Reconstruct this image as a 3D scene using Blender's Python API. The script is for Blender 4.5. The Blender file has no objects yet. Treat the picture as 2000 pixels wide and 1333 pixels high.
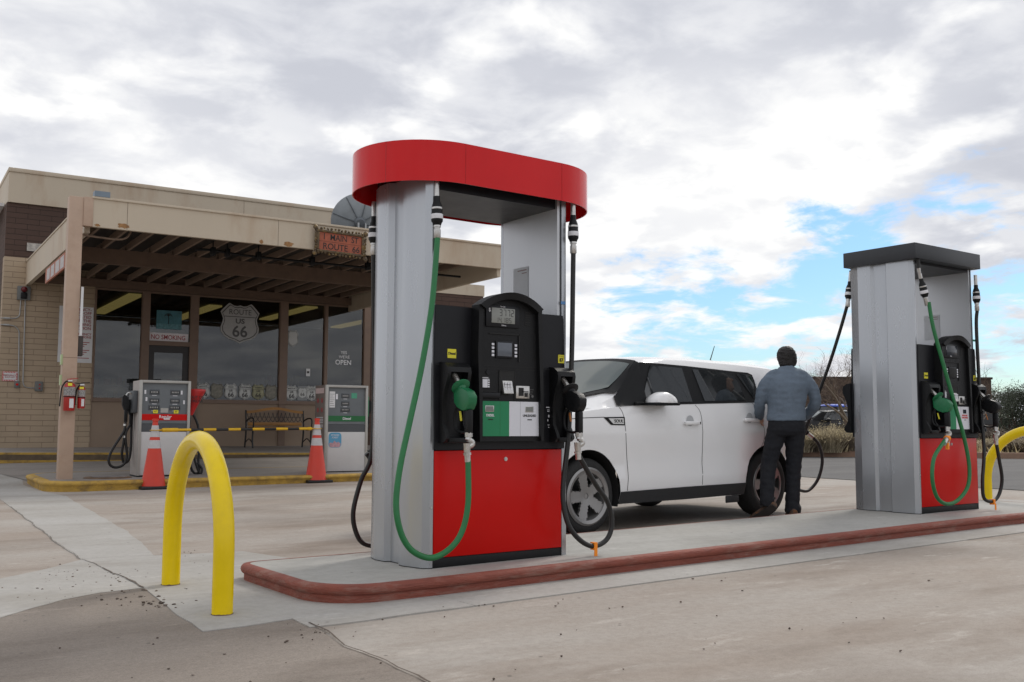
import bpy, bmesh, math, random
from mathutils import Vector, Matrix, noise as mnoise
R = math.radians
random.seed(7)
S = bpy.context.scene
COL = S.collection

# ------------------------------------------------------------------ materials
def nt(m):
    m.use_nodes = True
    n = m.node_tree
    n.nodes.clear()
    return n

def M(name, col, rough=.5, metal=0., var=.08, scale=6., bump=0., bscale=60., coat=0., spec=.5, stretch=None, dirt=None, dirt_scale=3., dirt_amt=.5, emis=None, estr=0.):
    """procedural Principled: colour varied by noise, optional dirt colour and bump"""
    m = bpy.data.materials.new(name); n = nt(m); N = n.nodes; L = n.links
    out = N.new('ShaderNodeOutputMaterial'); b = N.new('ShaderNodeBsdfPrincipled')
    L.new(b.outputs[0], out.inputs[0])
    tc = N.new('ShaderNodeTexCoord'); mp = N.new('ShaderNodeMapping')
    L.new(tc.outputs['Object'], mp.inputs[0])
    if stretch: mp.inputs['Scale'].default_value = stretch
    no = N.new('ShaderNodeTexNoise'); no.inputs['Scale'].default_value = scale; no.inputs['Detail'].default_value = 6
    no.inputs['Roughness'].default_value = .62
    L.new(mp.outputs[0], no.inputs[0])
    cr = N.new('ShaderNodeValToRGB')
    c0 = [max(0, c*(1-var)) for c in col]; c1 = [min(1, c*(1+var)) for c in col]
    cr.color_ramp.elements[0].color = (*c0, 1); cr.color_ramp.elements[1].color = (*c1, 1)
    cr.color_ramp.elements[0].position = .3; cr.color_ramp.elements[1].position = .7
    L.new(no.outputs[0], cr.inputs[0])
    last = cr.outputs[0]
    if dirt:
        n2 = N.new('ShaderNodeTexNoise'); n2.inputs['Scale'].default_value = dirt_scale; n2.inputs['Detail'].default_value = 9
        n2.inputs['Roughness'].default_value = .7
        L.new(mp.outputs[0], n2.inputs[0])
        r2 = N.new('ShaderNodeValToRGB'); r2.color_ramp.elements[0].position = .5; r2.color_ramp.elements[1].position = .72
        r2.color_ramp.elements[1].color = (dirt_amt,)*3+(1,)
        L.new(n2.outputs[0], r2.inputs[0])
        mx = N.new('ShaderNodeMixRGB'); mx.inputs[2].default_value = (*dirt, 1)
        L.new(r2.outputs[0], mx.inputs[0]); L.new(last, mx.inputs[1]); last = mx.outputs[0]
    L.new(last, b.inputs['Base Color'])
    b.inputs['Roughness'].default_value = rough; b.inputs['Metallic'].default_value = metal
    b.inputs['Specular IOR Level'].default_value = spec
    b.inputs['Coat Weight'].default_value = coat; b.inputs['Coat Roughness'].default_value = .05
    # gloss broken up a little
    mr = N.new('ShaderNodeMapRange'); mr.inputs['To Min'].default_value = max(.02, rough*.8); mr.inputs['To Max'].default_value = min(1, rough*1.25)
    L.new(no.outputs[0], mr.inputs[0]); L.new(mr.outputs[0], b.inputs['Roughness'])
    if bump:
        nb = N.new('ShaderNodeTexNoise'); nb.inputs['Scale'].default_value = bscale; nb.inputs['Detail'].default_value = 5
        L.new(mp.outputs[0], nb.inputs[0])
        bp = N.new('ShaderNodeBump'); bp.inputs['Strength'].default_value = bump; bp.inputs['Distance'].default_value = .02
        L.new(nb.outputs[0], bp.inputs['Height']); L.new(bp.outputs[0], b.inputs['Normal'])
    if emis:
        b.inputs['Emission Color'].default_value = (*emis, 1); b.inputs['Emission Strength'].default_value = estr
    return m

def glass_mat(name, tint=(.55,.57,.57), ior=1.7, rough=0.0):
    m = bpy.data.materials.new(name); n = nt(m); N = n.nodes; L = n.links
    out = N.new('ShaderNodeOutputMaterial'); mx = N.new('ShaderNodeMixShader')
    t = N.new('ShaderNodeBsdfTransparent'); t.inputs[0].default_value = (*tint, 1)
    g = N.new('ShaderNodeBsdfGlossy'); g.inputs['Roughness'].default_value = rough
    f = N.new('ShaderNodeFresnel'); f.inputs[0].default_value = ior
    L.new(f.outputs[0], mx.inputs[0]); L.new(t.outputs[0], mx.inputs[1]); L.new(g.outputs[0], mx.inputs[2])
    L.new(mx.outputs[0], out.inputs[0])
    return m

def brick_mat(name, col, mortar, var=.12, lo=None):
    m = bpy.data.materials.new(name); n = nt(m); N = n.nodes; L = n.links
    out = N.new('ShaderNodeOutputMaterial'); b = N.new('ShaderNodeBsdfPrincipled'); L.new(b.outputs[0], out.inputs[0])
    tc = N.new('ShaderNodeTexCoord'); sp = N.new('ShaderNodeSeparateXYZ'); L.new(tc.outputs['Object'], sp.inputs[0])
    ad = N.new('ShaderNodeMath'); L.new(sp.outputs[0], ad.inputs[0]); L.new(sp.outputs[1], ad.inputs[1])
    cb = N.new('ShaderNodeCombineXYZ'); L.new(ad.outputs[0], cb.inputs[0]); L.new(sp.outputs[2], cb.inputs[1])
    br = N.new('ShaderNodeTexBrick'); L.new(cb.outputs[0], br.inputs[0])
    br.inputs['Scale'].default_value = 1; br.inputs['Brick Width'].default_value = .46; br.inputs['Row Height'].default_value = .114
    br.inputs['Mortar Size'].default_value = .0045; br.inputs['Mortar Smooth'].default_value = .3
    br.inputs['Color1'].default_value = (*[c*(1-var) for c in col], 1); br.inputs['Color2'].default_value = (*[c*(1+var) for c in col], 1)
    br.inputs['Mortar'].default_value = (*mortar, 1)
    no = N.new('ShaderNodeTexNoise'); no.inputs['Scale'].default_value = 1.3; no.inputs['Detail'].default_value = 8
    L.new(tc.outputs['Object'], no.inputs[0])
    mr = N.new('ShaderNodeMapRange'); mr.inputs['To Min'].default_value = .8; mr.inputs['To Max'].default_value = 1.2
    L.new(no.outputs[0], mr.inputs[0])
    mx = N.new('ShaderNodeVectorMath'); mx.operation = 'SCALE'; L.new(br.outputs[0], mx.inputs[0]); L.new(mr.outputs[0], mx.inputs['Scale'])
    L.new(mx.outputs[0], b.inputs['Base Color']); b.inputs['Roughness'].default_value = .85
    bp = N.new('ShaderNodeBump'); bp.inputs['Strength'].default_value = .8; bp.inputs['Distance'].default_value = .012; bp.invert = True
    L.new(br.outputs['Fac'], bp.inputs['Height'])
    n3 = N.new('ShaderNodeTexNoise'); n3.inputs['Scale'].default_value = 40; L.new(tc.outputs['Object'], n3.inputs[0])
    b2 = N.new('ShaderNodeBump'); b2.inputs['Strength'].default_value = .35; b2.inputs['Distance'].default_value = .01
    L.new(n3.outputs[0], b2.inputs['Height']); L.new(bp.outputs[0], b2.inputs['Normal']); L.new(b2.outputs[0], b.inputs['Normal'])
    return m

def concrete(name, base, light, dark, rough=.85, speck=.25, grain=1.):
    """poured concrete: broad cloudy stains, streaks across, fine aggregate, small dark spots"""
    m = bpy.data.materials.new(name); n = nt(m); N = n.nodes; L = n.links
    out = N.new('ShaderNodeOutputMaterial'); b = N.new('ShaderNodeBsdfPrincipled'); L.new(b.outputs[0], out.inputs[0])
    tc = N.new('ShaderNodeTexCoord'); mp = N.new('ShaderNodeMapping'); L.new(tc.outputs['Object'], mp.inputs[0])
    mp.inputs['Rotation'].default_value = (0, 0, R(36)); mp.inputs['Scale'].default_value = (.55, 1.6, 1)
    def noi(scale, det, ro, src):
        x = N.new('ShaderNodeTexNoise'); x.inputs['Scale'].default_value = scale; x.inputs['Detail'].default_value = det
        x.inputs['Roughness'].default_value = ro; L.new(src, x.inputs[0]); return x.outputs[0]
    def ramp(src, p0, p1, a=(0,0,0), c=(1,1,1)):
        x = N.new('ShaderNodeValToRGB'); x.color_ramp.elements[0].position = p0; x.color_ramp.elements[1].position = p1
        x.color_ramp.elements[0].color = (*a, 1); x.color_ramp.elements[1].color = (*c, 1); L.new(src, x.inputs[0]); return x.outputs[0]
    def mix(f, a, c):
        x = N.new('ShaderNodeMixRGB'); L.new(f, x.inputs[0])
        if isinstance(a, tuple): x.inputs[1].default_value = (*a, 1)
        else: L.new(a, x.inputs[1])
        if isinstance(c, tuple): x.inputs[2].default_value = (*c, 1)
        else: L.new(c, x.inputs[2])
        return x.outputs[0]
    O = tc.outputs['Object']
    c = mix(ramp(noi(.45, 8, .6, mp.outputs[0]), .36, .64), base, light)
    c = mix(ramp(noi(.8, 9, .68, mp.outputs[0]), .50, .70, (0,0,0), (.9,)*3), c, dark)
    c = mix(ramp(noi(.33, 5, .6, O), .52, .66, (0,0,0), (.45,)*3), c, tuple(v*.75 for v in dark))
    c = mix(ramp(noi(2.6, 10, .75, mp.outputs[0]), .58, .70, (0,0,0), (.7,)*3), c, tuple(min(1, v*1.35) for v in light))
    c = mix(ramp(noi(22*grain, 6, .8, O), .42, .7, (0,0,0), (.28,)*3), c, tuple(v*.55 for v in dark))
    c = mix(ramp(noi(160, 2, .6, O), .4, .75, (0,0,0), (speck,)*3), c, tuple(v*.4 for v in dark))
    vo = N.new('ShaderNodeTexVoronoi'); vo.inputs['Scale'].default_value = 5; L.new(O, vo.inputs[0])
    c = mix(ramp(vo.outputs['Distance'], .035, .06, (.6,)*3, (0,0,0)), c, (.05,.045,.04))
    L.new(c, b.inputs['Base Color']); b.inputs['Roughness'].default_value = rough
    bp = N.new('ShaderNodeBump'); bp.inputs['Strength'].default_value = .35; bp.inputs['Distance'].default_value = .006*grain
    L.new(noi(45, 6, .75, O), bp.inputs['Height']); L.new(bp.outputs[0], b.inputs['Normal'])
    return m

# ------------------------------------------------------------------ objects
def link(o, parent=None):
    COL.objects.link(o)
    if parent: o.parent = parent
    return o

def thing(name, label, cat, loc=(0,0,0), rz=0., group=None, rx=0., ry=0.):
    o = bpy.data.objects.new(name, None); o.empty_display_size = .2; link(o)
    o.location = loc; o.rotation_euler = (rx, ry, rz); o['label'] = label; o['category'] = cat
    if group: o['group'] = group
    return o

def tag(o, label=None, cat=None, group=None, kind=None):
    if label: o['label'] = label
    if cat: o['category'] = cat
    if group: o['group'] = group
    if kind: o['kind'] = kind
    return o

def fr(d, up=Vector((0,0,1))):
    """rotation taking +Z to d"""
    return Vector(d).normalized().to_track_quat('Z', 'Y').to_matrix().to_4x4()

class MB:
    def __init__(s, T=None): s.b = bmesh.new(); s.T = T
    def _f(s, vs, mi=0):
        try:
            f = s.b.faces.new(vs); f.material_index = mi; return f
        except ValueError: return None
    def box(s, x0, x1, y0, y1, z0, z1, bev=0., mi=0, rot=None):
        t = bmesh.new()
        bmesh.ops.create_cube(t, size=1)
        bmesh.ops.scale(t, vec=(abs(x1-x0), abs(y1-y0), abs(z1-z0)), verts=t.verts)
        if bev > 0:
            bmesh.ops.bevel(t, geom=t.edges[:], offset=min(bev, .45*min(abs(x1-x0), abs(y1-y0), abs(z1-z0))), segments=2, profile=.5, affect='EDGES')
        if rot is not None: bmesh.ops.transform(t, matrix=rot, verts=t.verts)
        bmesh.ops.translate(t, vec=((x0+x1)/2, (y0+y1)/2, (z0+z1)/2), verts=t.verts)
        s.add(t, mi); return s
    def add(s, t, mi=0):
        vm = {v: s.b.verts.new(v.co) for v in t.verts}
        for f in t.faces: s._f([vm[v] for v in f.verts], mi)
        t.free()
    def loft(s, rings, closed=True, cap=True, mi=0):
        """rings: lists of points, quads between neighbours"""
        V = [[s.b.verts.new(p) for p in r] for r in rings]
        n = len(V[0])
        for a, c in zip(V, V[1:]):
            for i in range(n if closed else n-1):
                j = (i+1) % n
                s._f([a[i], a[j], c[j], c[i]], mi)
        if cap and closed:
            s._f(V[0][::-1], mi); s._f(V[-1], mi)
        return s
    def prism(s, pts, a, b, axis='z', mi=0):
        """polygon pts (u,v) extruded from a to b along axis; (u,v)=(x,y),(x,z) or (y,z)"""
        f = {'z': lambda u, v, w: (u, v, w), 'y': lambda u, v, w: (u, w, v), 'x': lambda u, v, w: (w, u, v)}[axis]
        return s.loft([[f(u, v, a) for u, v in pts], [f(u, v, b) for u, v in pts]], mi=mi)
    def cyl(s, p, q, r, r2=None, n=20, mi=0, cap=True):
        p = Vector(p); q = Vector(q); m = fr(q-p); r2 = r if r2 is None else r2
        rr = []
        for c, ra in ((p, r), (q, r2)):
            rr.append([c + m @ Vector((ra*math.cos(2*math.pi*i/n), ra*math.sin(2*math.pi*i/n), 0)) for i in range(n)])
        return s.loft(rr, cap=cap, mi=mi)
    def lathe(s, prof, p=(0,0,0), d=(0,0,1), n=28, mi=0, cap=True):
        """prof: (radius, height) along d from p"""
        m = fr(d); p = Vector(p)
        rings = [[p + m @ Vector((max(r, 1e-4)*math.cos(2*math.pi*i/n), max(r, 1e-4)*math.sin(2*math.pi*i/n), h)) for i in range(n)] for r, h in prof]
        return s.loft(rings, cap=cap, mi=mi)
    def tube(s, pts, r, n=10, mi=0, smooth=4, taper=None):
        P = spline(pts, smooth) if smooth else [Vector(p) for p in pts]
        rings = []; up = None
        for i, p in enumerate(P):
            d = (P[min(i+1, len(P)-1)] - P[max(i-1, 0)]).normalized()
            if up is None:
                up = d.orthogonal().normalized()
            else:
                up = (up - d*up.dot(d)).normalized()
            w = d.cross(up); ra = r if taper is None else r + (taper-r)*i/(len(P)-1)
            rings.append([p + (up*math.cos(2*math.pi*k/n) + w*math.sin(2*math.pi*k/n))*ra for k in range(n)])
        return s.loft(rings, mi=mi)
    def build(s, name, mats, parent=None, smooth=35, jitter=0):
        if s.T is not None: bmesh.ops.transform(s.b, matrix=s.T, verts=s.b.verts)
        bmesh.ops.recalc_face_normals(s.b, faces=s.b.faces[:])
        me = bpy.data.meshes.new(name); s.b.to_mesh(me); s.b.free()
        if not isinstance(mats, (list, tuple)): mats = [mats]
        for m in mats: me.materials.append(m)
        if smooth:
            for p in me.polygons: p.use_smooth = True
            me.set_sharp_from_angle(angle=R(smooth))
        o = bpy.data.objects.new(name, me); return link(o, parent)

def spline(pts, k=4):
    P = [Vector(p) for p in pts]
    if len(P) < 3: return P
    out = []
    for i in range(len(P)-1):
        p0 = P[max(i-1, 0)]; p1 = P[i]; p2 = P[i+1]; p3 = P[min(i+2, len(P)-1)]
        for j in range(k):
            t = j/k
            out.append(.5*((2*p1) + (p2-p0)*t + (2*p0-5*p1+4*p2-p3)*t*t + (3*p1-p0-3*p2+p3)*t**3))
    out.append(P[-1]); return out

DG = None
def text(body, size, loc, mat, parent, name='lettering', rot=(R(90),0,0), T=None, align='CENTER', depth=.0008, sx=1., bold=0., lsp=1.):
    cu = bpy.data.curves.new(name, 'FONT'); cu.body = body; cu.size = size; cu.align_x = align; cu.align_y = 'CENTER'
    cu.extrude = depth; cu.offset = bold; cu.space_line = lsp; cu.resolution_u = 3
    t = bpy.data.objects.new(name, cu); COL.objects.link(t)
    me = bpy.data.meshes.new_from_object(t.evaluated_get(bpy.context.evaluated_depsgraph_get()))
    bpy.data.objects.remove(t); bpy.data.curves.remove(cu)
    mt = Matrix.Translation(loc) @ Matrix.Rotation(rot[2], 4, 'Z') @ Matrix.Rotation(rot[1], 4, 'Y') @ Matrix.Rotation(rot[0], 4, 'X') @ Matrix.Diagonal((sx, 1, 1, 1))
    me.transform((T @ mt) if T is not None else mt)
    me.name = name; me.materials.clear(); me.materials.append(mat)
    o = bpy.data.objects.new(name, me); return link(o, parent)

def bx(name, mat, parent, x0, x1, y0, y1, z0, z1, bev=0., T=None):
    return MB(T).box(x0, x1, y0, y1, z0, z1, bev).build(name, mat, parent)

# ------------------------------------------------------------------ camera
FPX, YH = 1950., 166.
PITCH = math.atan(YH/FPX); ROLL = R(.23); YAW = R(54); CAMH = .95
cam = bpy.data.cameras.new('camera'); cam.sensor_width = 36; cam.lens = FPX/2000*36; cam.clip_end = 6000; cam.clip_start = .05
co = bpy.data.objects.new('camera', cam); COL.objects.link(co); S.camera = co
Fh = Vector((math.cos(YAW), math.sin(YAW), 0)); Rt = Vector((math.sin(YAW), -math.cos(YAW), 0)); Z = Vector((0,0,1))
Fw = Fh*math.cos(PITCH) + Z*math.sin(PITCH); Up = -Fh*math.sin(PITCH) + Z*math.cos(PITCH)
R2 = Rt*math.cos(ROLL) + Up*math.sin(ROLL); U2 = -Rt*math.sin(ROLL) + Up*math.cos(ROLL)
co.matrix_world = Matrix(((R2.x, U2.x, -Fw.x, 0), (R2.y, U2.y, -Fw.y, 0), (R2.z, U2.z, -Fw.z, CAMH), (0,0,0,1)))

def onz(px, py, z=0.):
    """ground point seen at a place in the photograph"""
    r = Fw + R2*(px-1000)/FPX + U2*(666.5-py)/FPX
    t = (z-CAMH)/r.z; return (r.x*t, r.y*t)
def ray(px, py): return (Fw + R2*(px-1000)/FPX + U2*(666.5-py)/FPX)

# ------------------------------------------------------------------ terrain height
BA = R(-3.5); BP = Vector((3.457, 15.658, 0)); BX = Vector((math.cos(BA), math.sin(BA), 0)); BY = Vector((-math.sin(BA), math.cos(BA), 0))
def sst(a, b, x): t = min(1, max(0, (x-a)/(b-a))); return t*t*(3-2*t)
def G(x, y):
    g = .009*min(max(x-3, 0), 6)
    yb = (Vector((x, y, 0))-BP).dot(BY)
    return g + .19*sst(.4, 5.0, yb)*(1-sst(11, 17, x))

# ------------------------------------------------------------------ world and sun
W = bpy.data.worlds.new('World'); S.world = W; W.use_nodes = True
n = W.node_tree; n.nodes.clear(); N = n.nodes; L = n.links
SUN_EL, SUN_AZ = R(42), R(20)      # azimuth of the sun measured from +X towards +Y
out = N.new('ShaderNodeOutputWorld'); b1 = N.new('ShaderNodeBackground'); b2 = N.new('ShaderNodeBackground'); mx = N.new('ShaderNodeMixShader')
sky = N.new('ShaderNodeTexSky'); sky.sky_type = 'NISHITA'; sky.sun_disc = False; sky.sun_elevation = SUN_EL; sky.sun_rotation = R(90)-SUN_AZ
sky.air_density = 1.2; sky.ozone_density = 2.5; sky.dust_density = .6
tn = N.new('ShaderNodeMixRGB'); tn.blend_type = 'MULTIPLY'; tn.inputs[0].default_value = 1; tn.inputs[2].default_value = (.62,.85,1.1,1); L.new(sky.outputs[0], tn.inputs[1]); L.new(tn.outputs[0], b1.inputs[0]); b1.inputs[1].default_value = .11
tc = N.new('ShaderNodeTexCoord'); nrm = N.new('ShaderNodeVectorMath'); nrm.operation = 'NORMALIZE'; L.new(tc.outputs['Generated'], nrm.inputs[0])
sp = N.new('ShaderNodeSeparateXYZ'); L.new(nrm.outputs[0], sp.inputs[0])
def math_(op, a, b_=None, c=None, clamp=False):
    x = N.new('ShaderNodeMath'); x.operation = op; x.use_clamp = clamp
    for i, v in enumerate((a, b_, c)):
        if v is None: continue
        if isinstance(v, (int, float)): x.inputs[i].default_value = v
        else: L.new(v, x.inputs[i])
    return x.outputs[0]
zc = math_('ADD', math_('MAXIMUM', sp.outputs[2], 0.), .22)
px_ = math_('DIVIDE', sp.outputs[0], zc); py_ = math_('DIVIDE', sp.outputs[1], zc)
cb = N.new('ShaderNodeCombineXYZ'); L.new(px_, cb.inputs[0]); L.new(py_, cb.inputs[1])
def wn(scale, det, ro, off=0., dist=0.):
    mp = N.new('ShaderNodeMapping'); mp.inputs['Location'].default_value = (off, off*.7, off*.3); L.new(cb.outputs[0], mp.inputs[0])
    x = N.new('ShaderNodeTexNoise'); x.inputs['Scale'].default_value = scale; x.inputs['Detail'].default_value = det; x.inputs['Roughness'].default_value = ro
    x.inputs['Distortion'].default_value = dist
    L.new(mp.outputs[0], x.inputs[0]); return x.outputs[0]
def near(px, py, p0, p1):
    """1 towards a direction of the sky, 0 away from it"""
    d = ray(px, py).normalized(); v = N.new('ShaderNodeVectorMath'); v.operation = 'DOT_PRODUCT'
    L.new(nrm.outputs[0], v.inputs[0]); v.inputs[1].default_value = d
    r = N.new('ShaderNodeMapRange'); r.interpolation_type = 'SMOOTHSTEP'
    r.inputs['From Min'].default_value = math.cos(R(p1)); r.inputs['From Max'].default_value = math.cos(R(p0)); L.new(v.outputs['Value'], r.inputs[0]); return r.outputs[0]
def mr_(src, a, b_, c, d):
    r = N.new('ShaderNodeMapRange'); r.interpolation_type = 'SMOOTHSTEP'
    for i, v in zip(('From Min','From Max','To Min','To Max'), (a, b_, c, d)): r.inputs[i].default_value = v
    L.new(src, r.inputs[0]); return r.outputs[0]
cov = math_('ADD', math_('MULTIPLY', wn(1.3, 5, .55, 3.1, .2), .5), math_('MULTIPLY', wn(4.5, 9, .62, 1.7, .3), .5))
gap = math_('MULTIPLY', near(1940, 430, 1, 7), .85)
gap2 = near(1640, 545, 1, 8)
gap3 = near(1380, 690, 1, 11)
gap4 = near(1990, 650, 1, 9)
gaps = math_('MAXIMUM', gap, math_('MAXIMUM', math_('MAXIMUM', gap2, gap4), math_('MULTIPLY', gap3, .85)))
c1 = math_('SUBTRACT', math_('ADD', cov, .30), math_('MULTIPLY', gaps, .30))
cover = mr_(c1, .46, .56, 0, 1)
L.new(cover, mx.inputs[0]); L.new(b1.outputs[0], mx.inputs[1]); L.new(b2.outputs[0], mx.inputs[2])
big = wn(1.2, 4, .5, 11.3, .2); fine = wn(5.2, 8, .56, 5.7, .25); fine2 = wn(4.4, 6, .5, 9.2, .2)
br = math_('ADD', math_('MULTIPLY', mr_(big, .35, .68, 0, 1), .15), math_('MULTIPLY', mr_(fine, .38, .66, 0, 1), .17))
br = math_('ADD', br, math_('MULTIPLY', mr_(fine2, .51, .72, 0, 1), .28))
br = math_('ADD', br, .65)
br = math_('ADD', br, math_('MULTIPLY', near(1430, 430, 2, 13), .13))
br = math_('ADD', br, math_('MULTIPLY', near(1200, 600, 2, 12), .10))
br = math_('ADD', br, math_('MULTIPLY', near(150, 200, 2, 12), .08))
br = math_('MINIMUM', br, 1.04)
tint = N.new('ShaderNodeValToRGB'); tint.color_ramp.elements[0].position = .45; tint.color_ramp.elements[0].color = (.885, .93, 1.085, 1)
tint.color_ramp.elements[1].position = 1.0; tint.color_ramp.elements[1].color = (1.0, 1.0, 1.0, 1)
L.new(br, tint.inputs[0])
vm = N.new('ShaderNodeVectorMath'); vm.operation = 'SCALE'; L.new(tint.outputs[0], vm.inputs[0]); L.new(br, vm.inputs['Scale'])
L.new(vm.outputs[0], b2.inputs[0]); b2.inputs[1].default_value = 1.
L.new(mx.outputs[0], out.inputs[0])

sl = bpy.data.lights.new('sun', 'SUN'); sl.energy = 1.5; sl.angle = R(14); sl.color = (1, .95, .87)
so = bpy.data.objects.new('sun', sl); COL.objects.link(so)
so.rotation_euler = (-Vector((math.cos(SUN_EL)*math.cos(SUN_AZ), math.cos(SUN_EL)*math.sin(SUN_AZ), math.sin(SUN_EL)))).to_track_quat('-Z', 'Y').to_euler()
S.view_settings.view_transform = 'Standard'; S.view_settings.look = 'None'; S.view_settings.exposure = 0; S.view_settings.gamma = 1
S.view_settings.use_curve_mapping = False
S.render.engine = 'CYCLES'

# ------------------------------------------------------------------ shared materials
m_conc = concrete('forecourt concrete', (.340,.283,.235), (.43,.395,.355), (.235,.185,.145))
m_conc2 = concrete('newer pale concrete', (.385,.365,.335), (.44,.425,.40), (.31,.285,.25), speck=.12, grain=.7)
m_conc3 = concrete('old rough concrete', (.235,.195,.162), (.315,.27,.23), (.165,.132,.105), speck=.4, grain=1.6)
m_isl = concrete('island concrete', (.385,.37,.34), (.43,.42,.395), (.31,.295,.265), speck=.12, grain=.6)
m_asph = concrete('asphalt', (.105,.10,.098), (.13,.125,.12), (.075,.07,.068), speck=.5)
m_soil = concrete('dry soil', (.30,.235,.17), (.37,.30,.215), (.22,.17,.12), speck=.5, grain=2)
m_redk = M('painted red kerb', (.235,.062,.040), .7, var=.18, scale=9, bump=.5, bscale=35, dirt=(.31,.19,.15), dirt_scale=7, dirt_amt=.75, stretch=(.6,1,3))
m_yelk = M('worn yellow kerb paint', (.47,.29,.055), .75, var=.2, scale=8, bump=.6, bscale=40, dirt=(.10,.075,.055), dirt_scale=3.2, dirt_amt=.95)
m_dkconc = concrete('dark apron concrete', (.27,.24,.215), (.32,.29,.26), (.19,.165,.145))  # darker concrete for the store pavement, apron and old island slab
m_crack = M('crack dirt', (.12,.095,.075), .95, var=.3, bump=.5)
m_steel = M('brushed grey steel', (.60,.615,.635), .38, .55, var=.03, scale=2, stretch=(3,3,.3))
m_steelend = M('painted silver panel', (.45,.47,.495), .26, .65, var=.05, scale=1.4, stretch=(2,2,.4))
m_redp = M('gloss red paint', (.58,.005,.003), .30, 0, var=.05, scale=2, coat=.0, spec=.2)
m_redcan = M('canopy red sheet', (.64,.006,.008), .16, 0.0, var=.06, scale=2, coat=.0, spec=.3)
m_blk = M('black moulded plastic', (.008,.0085,.0095), .45, var=.2, scale=20, bump=.15, bscale=300, spec=.28)
m_blk2 = M('black satin panel', (.009,.0095,.012), .40, var=.2, scale=8, spec=.3)
m_rub = M('black rubber hose', (.011,.011,.011), .45, var=.2, scale=30)
m_grn = M('green rubber hose', (.012,.16,.045), .42, var=.12, scale=20)
m_grnp = M('green plastic', (.008,.15,.055), .38, var=.08)
m_grnl = M('green label', (.005,.22,.085), .4, var=.03)
m_wht = M('white label', (.72,.73,.78), .4, var=.02)
m_metal = M('zinc fitting', (.58,.57,.55), .3, .9, var=.15, scale=40)
m_orange = M('orange tag', (.95,.28,.01), .5, var=.05)
m_yel = M('yellow sticker', (.80,.72,.04), .5, var=.03)
m_ink = M('black ink', (.015,.015,.015), .6, var=.05)
m_inkw = M('white ink', (.75,.75,.78), .6, var=.02)
m_lcd = M('grey display', (.27,.28,.26), .25, var=.04)
m_lcdd = M('dark display', (.03,.035,.045), .15, var=.1)
m_scr = M('screen glass', (.12,.135,.16), .12, var=.05)
m_yelpipe = M('yellow painted pipe', (.86,.62,.0), .25, var=.05, scale=5, coat=.0, spec=.4, bump=.06, bscale=12, dirt=(.55,.36,.02), dirt_scale=4, dirt_amt=.35)
m_dark = M('dark interior', (.02,.02,.02), .8)
m_rst = M('rusty dirty brown', (.16,.10,.06), .8, var=.3, bump=.3)
# ------------------------------------------------------------------ ground
def grid_lines(segs):
    out = []
    for a, b, st in segs:
        k = max(1, round((b-a)/st)); out += [a+(b-a)*i/k for i in range(k)]
    return out + [segs[-1][1]]
xs = grid_lines([(-3000,-600,1200),(-600,-60,180),(-60,-8,13),(-8,0,2),(0,3,1),(3,18,.5),(18,40,4),(40,120,20),(120,600,120),(600,3000,1200)])
ys = grid_lines([(-3000,-600,1200),(-600,-60,180),(-60,-8,13),(-8,8,2),(8,24,.5),(24,60,6),(60,300,60),(300,3000,900)])
mb = MB(); V = [[mb.b.verts.new((x, y, G(x, y))) for y in ys] for x in xs]
for i in range(len(xs)-1):
    for j in range(len(ys)-1): mb._f([V[i][j], V[i+1][j], V[i+1][j+1], V[i][j+1]])
tag(mb.build('ground', m_conc, smooth=0), 'tan concrete forecourt', kind='structure')

def jag(pts, step=.12, amp=.012, seed=0, closed=True):
    out = []; n = len(pts)
    for i in range(n if closed else n-1):
        a = Vector((*pts[i], 0)); b = Vector((*pts[(i+1) % n], 0)); k = max(1, int((b-a).length/step))
        nn = Vector((-(b-a).y, (b-a).x, 0)).normalized()
        for j in range(k):
            p = a.lerp(b, j/k)
            out.append(p + Vector((mnoise.noise(p*2.3)*1.6+mnoise.noise(p*9)*.9, mnoise.noise(p*2.3+Vector((9,0,0)))*1.6+mnoise.noise(p*9+Vector((5,0,0)))*.9, 0))*amp)
    if not closed: out.append(Vector((*pts[-1], 0)))
    return out
def sheet(name, pts, mat, dz=.004, amp=.012, label=None, seed=0, step=.12):
    P = jag(pts, amp=amp, seed=seed, step=step) if amp else [Vector((*p, 0)) for p in pts]
    from mathutils.geometry import delaunay_2d_cdt
    co_, _, fa_, _, _, _ = delaunay_2d_cdt([Vector((p.x, p.y)) for p in P], [], [list(range(len(P)))], 1, 1e-5)
    mb = MB(); V_ = [mb.b.verts.new((p.x, p.y, G(p.x, p.y)+dz)) for p in co_]
    for f in fa_: mb._f([V_[i] for i in f])
    for e in [e for e in mb.b.edges if e.is_boundary]:
        a_, c_ = e.verts; mb._f([a_, c_, mb.b.verts.new((c_.co.x, c_.co.y, c_.co.z-dz-.003)), mb.b.verts.new((a_.co.x, a_.co.y, a_.co.z-dz-.003))])
    o = mb.build(name, mat, smooth=0)
    for p in o.data.polygons:
        pass
    return tag(o, label, kind='structure')
def crack(pts, w, seed=0, mat=None, dz=.0095):
    P = jag(pts, step=.06, amp=.012, seed=seed, closed=False); mb = MB(); row = []
    for i, p in enumerate(P):
        d = (P[min(i+1, len(P)-1)]-P[max(i-1, 0)]).normalized(); nn = Vector((-d.y, d.x, 0))
        ww = w*(.3+abs(mnoise.noise(p*5+Vector((seed*3, 0, 0))))*1.0)
        row.append([Vector((q.x, q.y, G(q.x, q.y)+dz)) for q in (p+nn*ww*.5, p-nn*ww*.5)])
    mb.loft(row, closed=False, cap=False)
    return tag(mb.build('ground_crack', mat or m_crack, smooth=0), kind='structure')
def px(*l): return [onz(*p) for p in l]

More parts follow.
